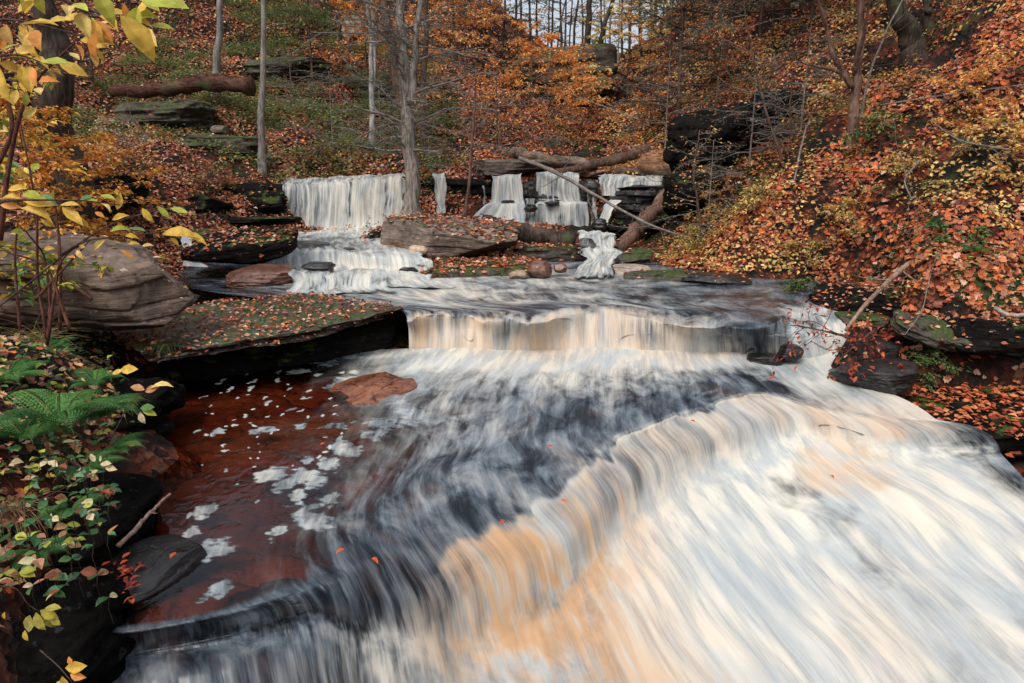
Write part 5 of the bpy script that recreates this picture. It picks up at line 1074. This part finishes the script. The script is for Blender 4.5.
fern(50, 352, .6, .28, 7, 'small fern between the boulder and the large fern', seed=4)
fern(70, 510, .35, .20, 6, 'small fern low on the bank above the black slab', az=(-2, 1.2), seed=5)
fern(85, 470, .38, .22, 6, 'shaded fern under the large fern', az=(-2, 1), seed=6)
fern(25, 440, .5, .30, 7, 'fern half hidden among broad leaves at the left', seed=8)
fern(112, 452, .4, .24, 6, 'small fern hanging over the black bank edge', az=(-2, 1.4), seed=9)
fern(95, 385, .52, .26, 7, 'fern just above the two bright yellow leaves', seed=10)
fern(40, 555, .3, .2, 6, 'lowest little fern above the wilted seedhead', az=(-2.2, 1), seed=11)
fern(975, 255, None, .28, 6, 'green fern on the right bank by the pointed stone', seed=7)
# small broad leaf plants on the near bank
def sprig(name, label, pts, leaf, cat='plant', r=.0025, mat=None, tmpl=LOV):
    return path_branch(name, label, cat, [(pts, 0)], 0, .04, [Yl], mat=mat or M_TWIG, r=r, leafpts=leaf, tmpl=tmpl, wid=1.1)
Pl = (.6, .5, .3); Gg = (.08, .2, .05)
sprig('plant', 'sprig with four pale leaves reaching over the black water', [(40, 500, 2.6), (80, 480, 2.6), (112, 466, 2.6)], [(95, 462, 2.6, -.3, .5, .04, Pl), (100, 462, 2.6, .2, .8, .03, Pl), (105, 467, 2.6, 1, -.2, .05, Pl), (98, 470, 2.6, -.7, -.7, .06, Pl), (100, 464, 2.6, 1, .1, .05, Pl)])
sprig('plant', 'twig with tan and green leaves over the edge of the dark pool', [(110, 440, 3.0), (130, 405, 3.0), (150, 385, 3.0)], [(145, 390, 3.0, -1, .3, .07, (.5, .25, .12)), (150, 388, 3.0, 1, .15, .1, Yp), (145, 392, 3.0, 1, .4, .07, (.5, .22, .1)), (140, 408, 3.0, 1, .1, .07, Gg), (142, 410, 3.0, 1, -.4, .07, Yg), (140, 412, 3.0, .3, -1, .06, Pl)])
sprig('plant', 'twig holding two bright yellow leaves before the black undercut', [(60, 350, 2.8), (90, 362, 2.7), (112, 373, 2.6)], [(112, 374, 2.6, .8, .3, .045, Yl), (120, 370, 2.6, 1, .1, .075, Yl)])
sprig('plant', 'sprig of yellow leaves at the bottom edge near the left corner', [(40, 650, 1.7), (60, 668, 1.65), (78, 690, 1.6)], [(65, 668, 1.6, 1, .1, .06, Yl), (70, 674, 1.6, 1, -.2, .045, Og), (50, 690, 1.6, .8, .6, .05, Yl), (62, 676, 1.6, .2, -1, .05, Yl), (72,665,1.6,-.3,.5,.025,Og)])
sprig('plant', 'wilted yellow seedhead drooping over the black bank', [(-10, 585, 1.9), (15, 588, 1.9), (28, 604, 1.9), (40, 612, 1.9)], [(40, 610, 1.9, .8, -.5, .06, (.4, .33, .05)), (36, 612, 1.9, .3, -1, .07, (.45, .38, .08)), (45, 608, 1.9, 1, .0, .05, (.35, .3, .05)), (30, 615, 1.9, -.3, -1, .07, (.4, .35, .1)), (42, 615, 1.9, .6, -.9, .06, (.3, .28, .05)), (5, 612, 1.9, -.2, -.8, .03, Yl), (25, 630, 1.9, .1, -1, .04, Yl), (50, 618, 1.9, .5, -.5, .04, (.4, .33, .05))])
mb1, mb2 = MB(), MB(); b0 = PZ(20, 470, .5)
for k in range(230):
    p = PZ(rnd.uniform(-20, 118), rnd.uniform(385, 600), .33) + np.array([0, 0, rnd.uniform(-.05, .25)]); g_ = float(gz(p[0], p[1])); p[2] = max(p[2], g_ + .04)
    tube(mb1, [p - np.array([0, 0, .12]), p - np.array([.01, 0, .05]), p], [.0015] * 3, 3)
    m = rnd.randint(2, 4); a = rng.uniform(0, 6.28, m)
    add_leaves(mb2, np.tile(p, (m, 1)), np.stack([np.cos(a), np.sin(a), rng.uniform(-.4, .3, m)], 1), np.array([0, -.3, 1]) + rng.normal(0, .35, (m, 3)), rng.uniform(.03, .06, m), pal([Gg, (.06, .15, .05), (.03, .09, .03), (.05, .12, .05), Yg, (.1,.2,.1), (.4, .2, .1), (.25, .08, .04), Pl], m), LOV, 1.4)
plant_empty('ground_plants', b0, 'broad green leaves crowding the near left bank among the ferns', 'plants', mb1, mb2, M_TWIG)['kind'] = 'stuff'
def tuft(px, py, z, n, L, label, col, droop=.16, az=None):
    b = PZ(px, py, z); mb = MB()
    for k in range(n):
        a = rnd.uniform(*(az or (0, 6.28))); c = curve(np.array([rnd.gauss(0, .03), rnd.gauss(0, .03), 0]), [math.cos(a), math.sin(a), rnd.uniform(.3, 1.2)], L * rnd.uniform(.5, 1.1), 7, droop, .06)
        tube(mb, c, np.linspace(.0022, .0006, 8), 3, col=np.array(col) * rnd.uniform(.6, 1.3))
    o = mb.build('grass_tuft', M_FOL); o.location = b; tag(o, label, 'grass tuft')
tuft(8, 510, .38, 130, .3, 'dry tan grass tuft hanging at the left edge', (.4, .25, .13), .3)
tuft(118, 400, .42, 70, .2, 'dry grass tuft at the foot of the mossy shelf', (.35, .28, .1), .28)
tuft(165, 345, .46, 60, .18, 'olive grass tuft hanging off the mossy shelf', (.12, .16, .05), .35, (-2.6, -.6))
tuft(40, 340, .66, 60, .35, 'thin straw grass in front of the big boulder', (.4, .32, .14), .12)
tuft(395, 244, .75, 60, .3, 'reddish dry grass on the left end of the flat block', (.4, .17, .08), .3)

# ------------------------------------------------------------------ logs and branches
def log(name, label, pts, r0, r1, mat, cat='log', twigs=0, tl=(.2, .6), sides=14, rough=.18, litter=0, tmat=None, leaves=None, stub=0):
    mb, tw, lf = MB(), MB(), MB(); P = smooth_path([PY(*p) for p in pts], 24); L = np.linalg.norm(P[-1] - P[0])
    P[1:-1] += rng.normal(0, r0 * .12, (22, 3)); R = np.linspace(r0, r1, 24) * (1 + .08 * rng.normal(0, 1, 24))
    tube(mb, P, R, sides, rough=rough, seed=int(pts[0][0]))
    for k in range(stub):
        i = rnd.randint(4, 20); d = unit(nrnd(1) + np.array([0, -.3, .6])); tube(mb, [P[i], P[i] + d * r0 * 1.8], [r0 * .3, r0 * .18], 6)
    o = mb.build(name, mat, origin=P[0]); tag(o, label, cat)
    for k in range(twigs):
        i = rnd.randint(5, 22); d = unit(P[min(i + 1, 23)] - P[i] + nrnd(.5)); spray(tw, lf if leaves else None, P[i] - P[0], d, rnd.uniform(*tl), R[i] * .45, leaves, .05, 5, .02, 2, wob=.15, tmpl=LOV)
    if tw.V: tw.build('twigs', tmat or mat, o)
    if lf.V: lf.build('leaves', M_LEAF, o, smooth=False)
    if litter:
        m = int(litter); t = rng.uniform(0, 23, m); i = np.minimum(t.astype(int), 22); f = (t - i)[:, None]; q = P[i] * (1 - f) + P[i + 1] * f + np.array([0, 0, 1]) * R[i][:, None] * 1.02 + rng.normal(0, .35, (m, 3)) * R[i][:, None] * [1, 1, 0]
        l2 = MB(); a = rng.uniform(0, 6.28, m); add_leaves(l2, q - P[0], np.stack([np.cos(a), np.sin(a), 0 * a], 1), np.array([0, 0, 1]) + rng.normal(0, .3, (m, 3)), rng.uniform(.05, .09, m), pal(RUST, m), L4); l2.build('fallen_leaves', M_LEAF, o, smooth=False)
    return o
log('log', 'big rotting red brown log lying across the left hillside', [(112, 92, 15.3), (160, 90, 15.2), (205, 83, 15.1), (252, 85, 15.1)], .12, .17, mat_bark('bark_rotten', (.035, .016, .012), (.13, .06, .04), moss=.3, iso=True), litter=260, rough=.35)
log('log', 'dark wet log lying in front of the two tier fall', [(481, 221, 11.5), (500, 226, 11.4), (530, 234, 11.3), (574, 242, 11.2)], .11, .15, M_BARK_DARK, stub=3, litter=14)
log('log', 'long brown log on the far ledge, upper left of the crossing pair', [(512, 152, 14.7), (540, 158, 14.4), (597, 165, 14.2)], .12, .085, M_LOG, litter=8)
log('log', 'brown log rising right, other one of the crossing pair', [(556, 173, 13.9), (600, 163, 14.1), (650, 151, 14.5)], .07, .11, M_BARK_BROWN, litter=10)
log('log', 'short log under the crossing pair at right', [(615, 170, 14.1), (640, 173, 14.0), (668, 178, 13.9)], .08, .09, M_BARK_BROWN, litter=12)
log('fallen_branch', 'bleached bare branch slanting down across the two tier fall', [(519, 158, 13.6), (550, 170, 13.3), (590, 192, 12.8), (625, 212, 12.0), (655, 227, 11.3), (690, 238, 10.9)], .04, .014, M_TWIG_GREY, 'branch', twigs=7, tl=(.4, .9), sides=8, tmat=M_TWIG_GREY)
log('log', 'leaning brown log propped on the bank right of the falls', [(618, 250, 11.6), (640, 226, 11.8), (664, 200, 12.1), (690, 172, 12.5)], .13, .11, M_BARK_RED, litter=6, stub=3)
log('fallen_branch', 'broken brown branch leaning on the right bank above the channel', [(846, 330, 6.4), (868, 302, 6.7), (890, 280, 7.0), (908, 264, 7.3)], .018, .028, mat_bark('wood_dry', (.12, .07, .05), (.36, .24, .17)), 'branch', twigs=3, tl=(.2, .5), sides=8)
log('fallen_branch', 'thin pale twig curling down the right bank', [(938, 250, 7.2), (928, 285, 6.8), (922, 310, 6.5), (905, 335, 6.2)], .006, .004, M_TWIG_GREY, 'branch', sides=5, twigs=2, tl=(.1, .3))
log('driftwood', 'horizontal twigs with dark red leaves over the right channel', [(868, 345, 5.7), (840, 335, 5.8), (815, 329, 5.9), (790, 325, 6.0)], .014, .005, M_TWIG, 'driftwood', sides=6, twigs=12, tl=(.25, .55), leaves=[(.28, .03, .02), (.4, .07, .03), (.18, .025, .02)])
log('driftwood', 'snagged twigs with red leaves on the black wet rock', [(875, 330, 5.9), (855, 345, 5.6), (838, 362, 5.4)], .012, .005, M_TWIG, 'driftwood', sides=6, twigs=14, tl=(.15, .4), leaves=[(.3, .035, .02), (.42, .08, .03), (.2, .03, .02)])
log('fallen_branch', 'pale stick on the black slab at the edge of the red pool', [(118, 546, 2.95), (140, 524, 3.1), (155, 508, 3.25), (170, 494, 3.4)], .012, .007, mat_bark('wood_pale', (.2, .12, .09), (.45, .3, .24)), 'stick', sides=7, twigs=1, tl=(.05, .1))
log('fallen_branch', 'pale root end poking out at the right picture edge', [(995, 308, 6.4), (1010, 315, 6.3), (1040, 314, 6.2)], .022, .02, mat_bark('wood_pale', (.25, .2, .17), (.5, .42, .36)), 'branch', sides=8)
log('fallen_branch', 'long thin dead branch high across the right bank', [(880, 105, 10.0), (940, 96, 9.6), (1030, 84, 9.2)], .012, .008, M_TWIG_GREY, 'branch', sides=5, twigs=4, tl=(.3, .6))
log('fallen_branch', 'small broken limb beside the flat block', [(388, 232, 11.0), (400, 222, 11.1), (408, 216, 11.2)], .03, .015, M_BARK_DARK, 'branch', sides=6, twigs=3, tl=(.2, .3))
for k, (a, b, c, lab) in enumerate((((1010, 150, 8.0), (960, 140, 8.3), (930, 120, 8.8), 'dead stick half buried in leaves on the upper right bank'), ((920, 160, 8.6), (905, 180, 8.4), (912, 200, 8.0), 'crooked dead stick in the middle of the right bank'), ((30, 195, 8.5), (0, 140, 8.8), (-20, 120, 9), 'dead limb behind the yellow shrub at far left'), ((140, 110, 14.5), (120, 130, 13.8), (105, 150, 13.0), 'thin dead branch slanting below the hillside log'), ((480, 140, 15.5), (440, 128, 15.6), (400, 120, 15.7), 'long dead bough through the grey brush'), ((640, 120, 14), (600, 105, 14.5), (560, 90, 15), 'fine bare bough across the orange small trees'), ((285, 60, 17), (310, 40, 17), (340, 25, 17.5), 'dead bough high on the left hillside'))):
    log('fallen_branch', lab, [a, b, c], .014, .006, M_TWIG_GREY, 'branch', sides=5, twigs=5, tl=(.3, .9))


# ------------------------------------------------------------------ camera, light, world
cam = bpy.data.cameras.new('camera'); co = bpy.data.objects.new('camera', cam); COL.objects.link(co)
co.location = EYE; co.rotation_euler = (math.pi / 2 - TH, 0, 0)
cam.sensor_width = 36; cam.lens = FPX / 1024 * 36; cam.clip_start = .05; cam.clip_end = 2000
SC.camera = co
SUN_EL, SUN_AZ = math.radians(52), math.radians(-150)
w = bpy.data.worlds.new('World'); SC.world = w; w.use_nodes = True
nt = w.node_tree; bg = nt.nodes['Background']
sky = nt.nodes.new('ShaderNodeTexSky'); sky.sky_type = 'NISHITA'; sky.sun_disc = False
sky.sun_elevation = SUN_EL; sky.sun_rotation = SUN_AZ; sky.air_density = 1.0; sky.dust_density = 6; sky.ozone_density = 1.0
mxw = nt.nodes.new('ShaderNodeMix'); mxw.data_type = 'RGBA'; mxw.inputs[0].default_value = .5
mxw.inputs[7].default_value = (5.6, 5.9, 6.3, 1)   # thin even cloud in front of the blue
nt.links.new(sky.outputs[0], mxw.inputs[6]); nt.links.new(mxw.outputs[2], bg.inputs[0]); bg.inputs[1].default_value = .165
ld = bpy.data.lights.new('sun', 'SUN'); ld.energy = 1.75; ld.angle = math.radians(25); ld.color = (1, .975, .945)
lo = bpy.data.objects.new('sun', ld); COL.objects.link(lo)
d = Vector((math.sin(SUN_AZ) * math.cos(SUN_EL), math.cos(SUN_AZ) * math.cos(SUN_EL), math.sin(SUN_EL)))
lo.rotation_euler = d.to_track_quat('Z', 'Y').to_euler(); lo.location = (0, 0, 30)
SC.view_settings.view_transform = 'Standard'; SC.view_settings.look = 'None'; SC.view_settings.exposure = 0
SC.cycles.max_bounces = 6; SC.cycles.transparent_max_bounces = 16; SC.cycles.use_denoising = True
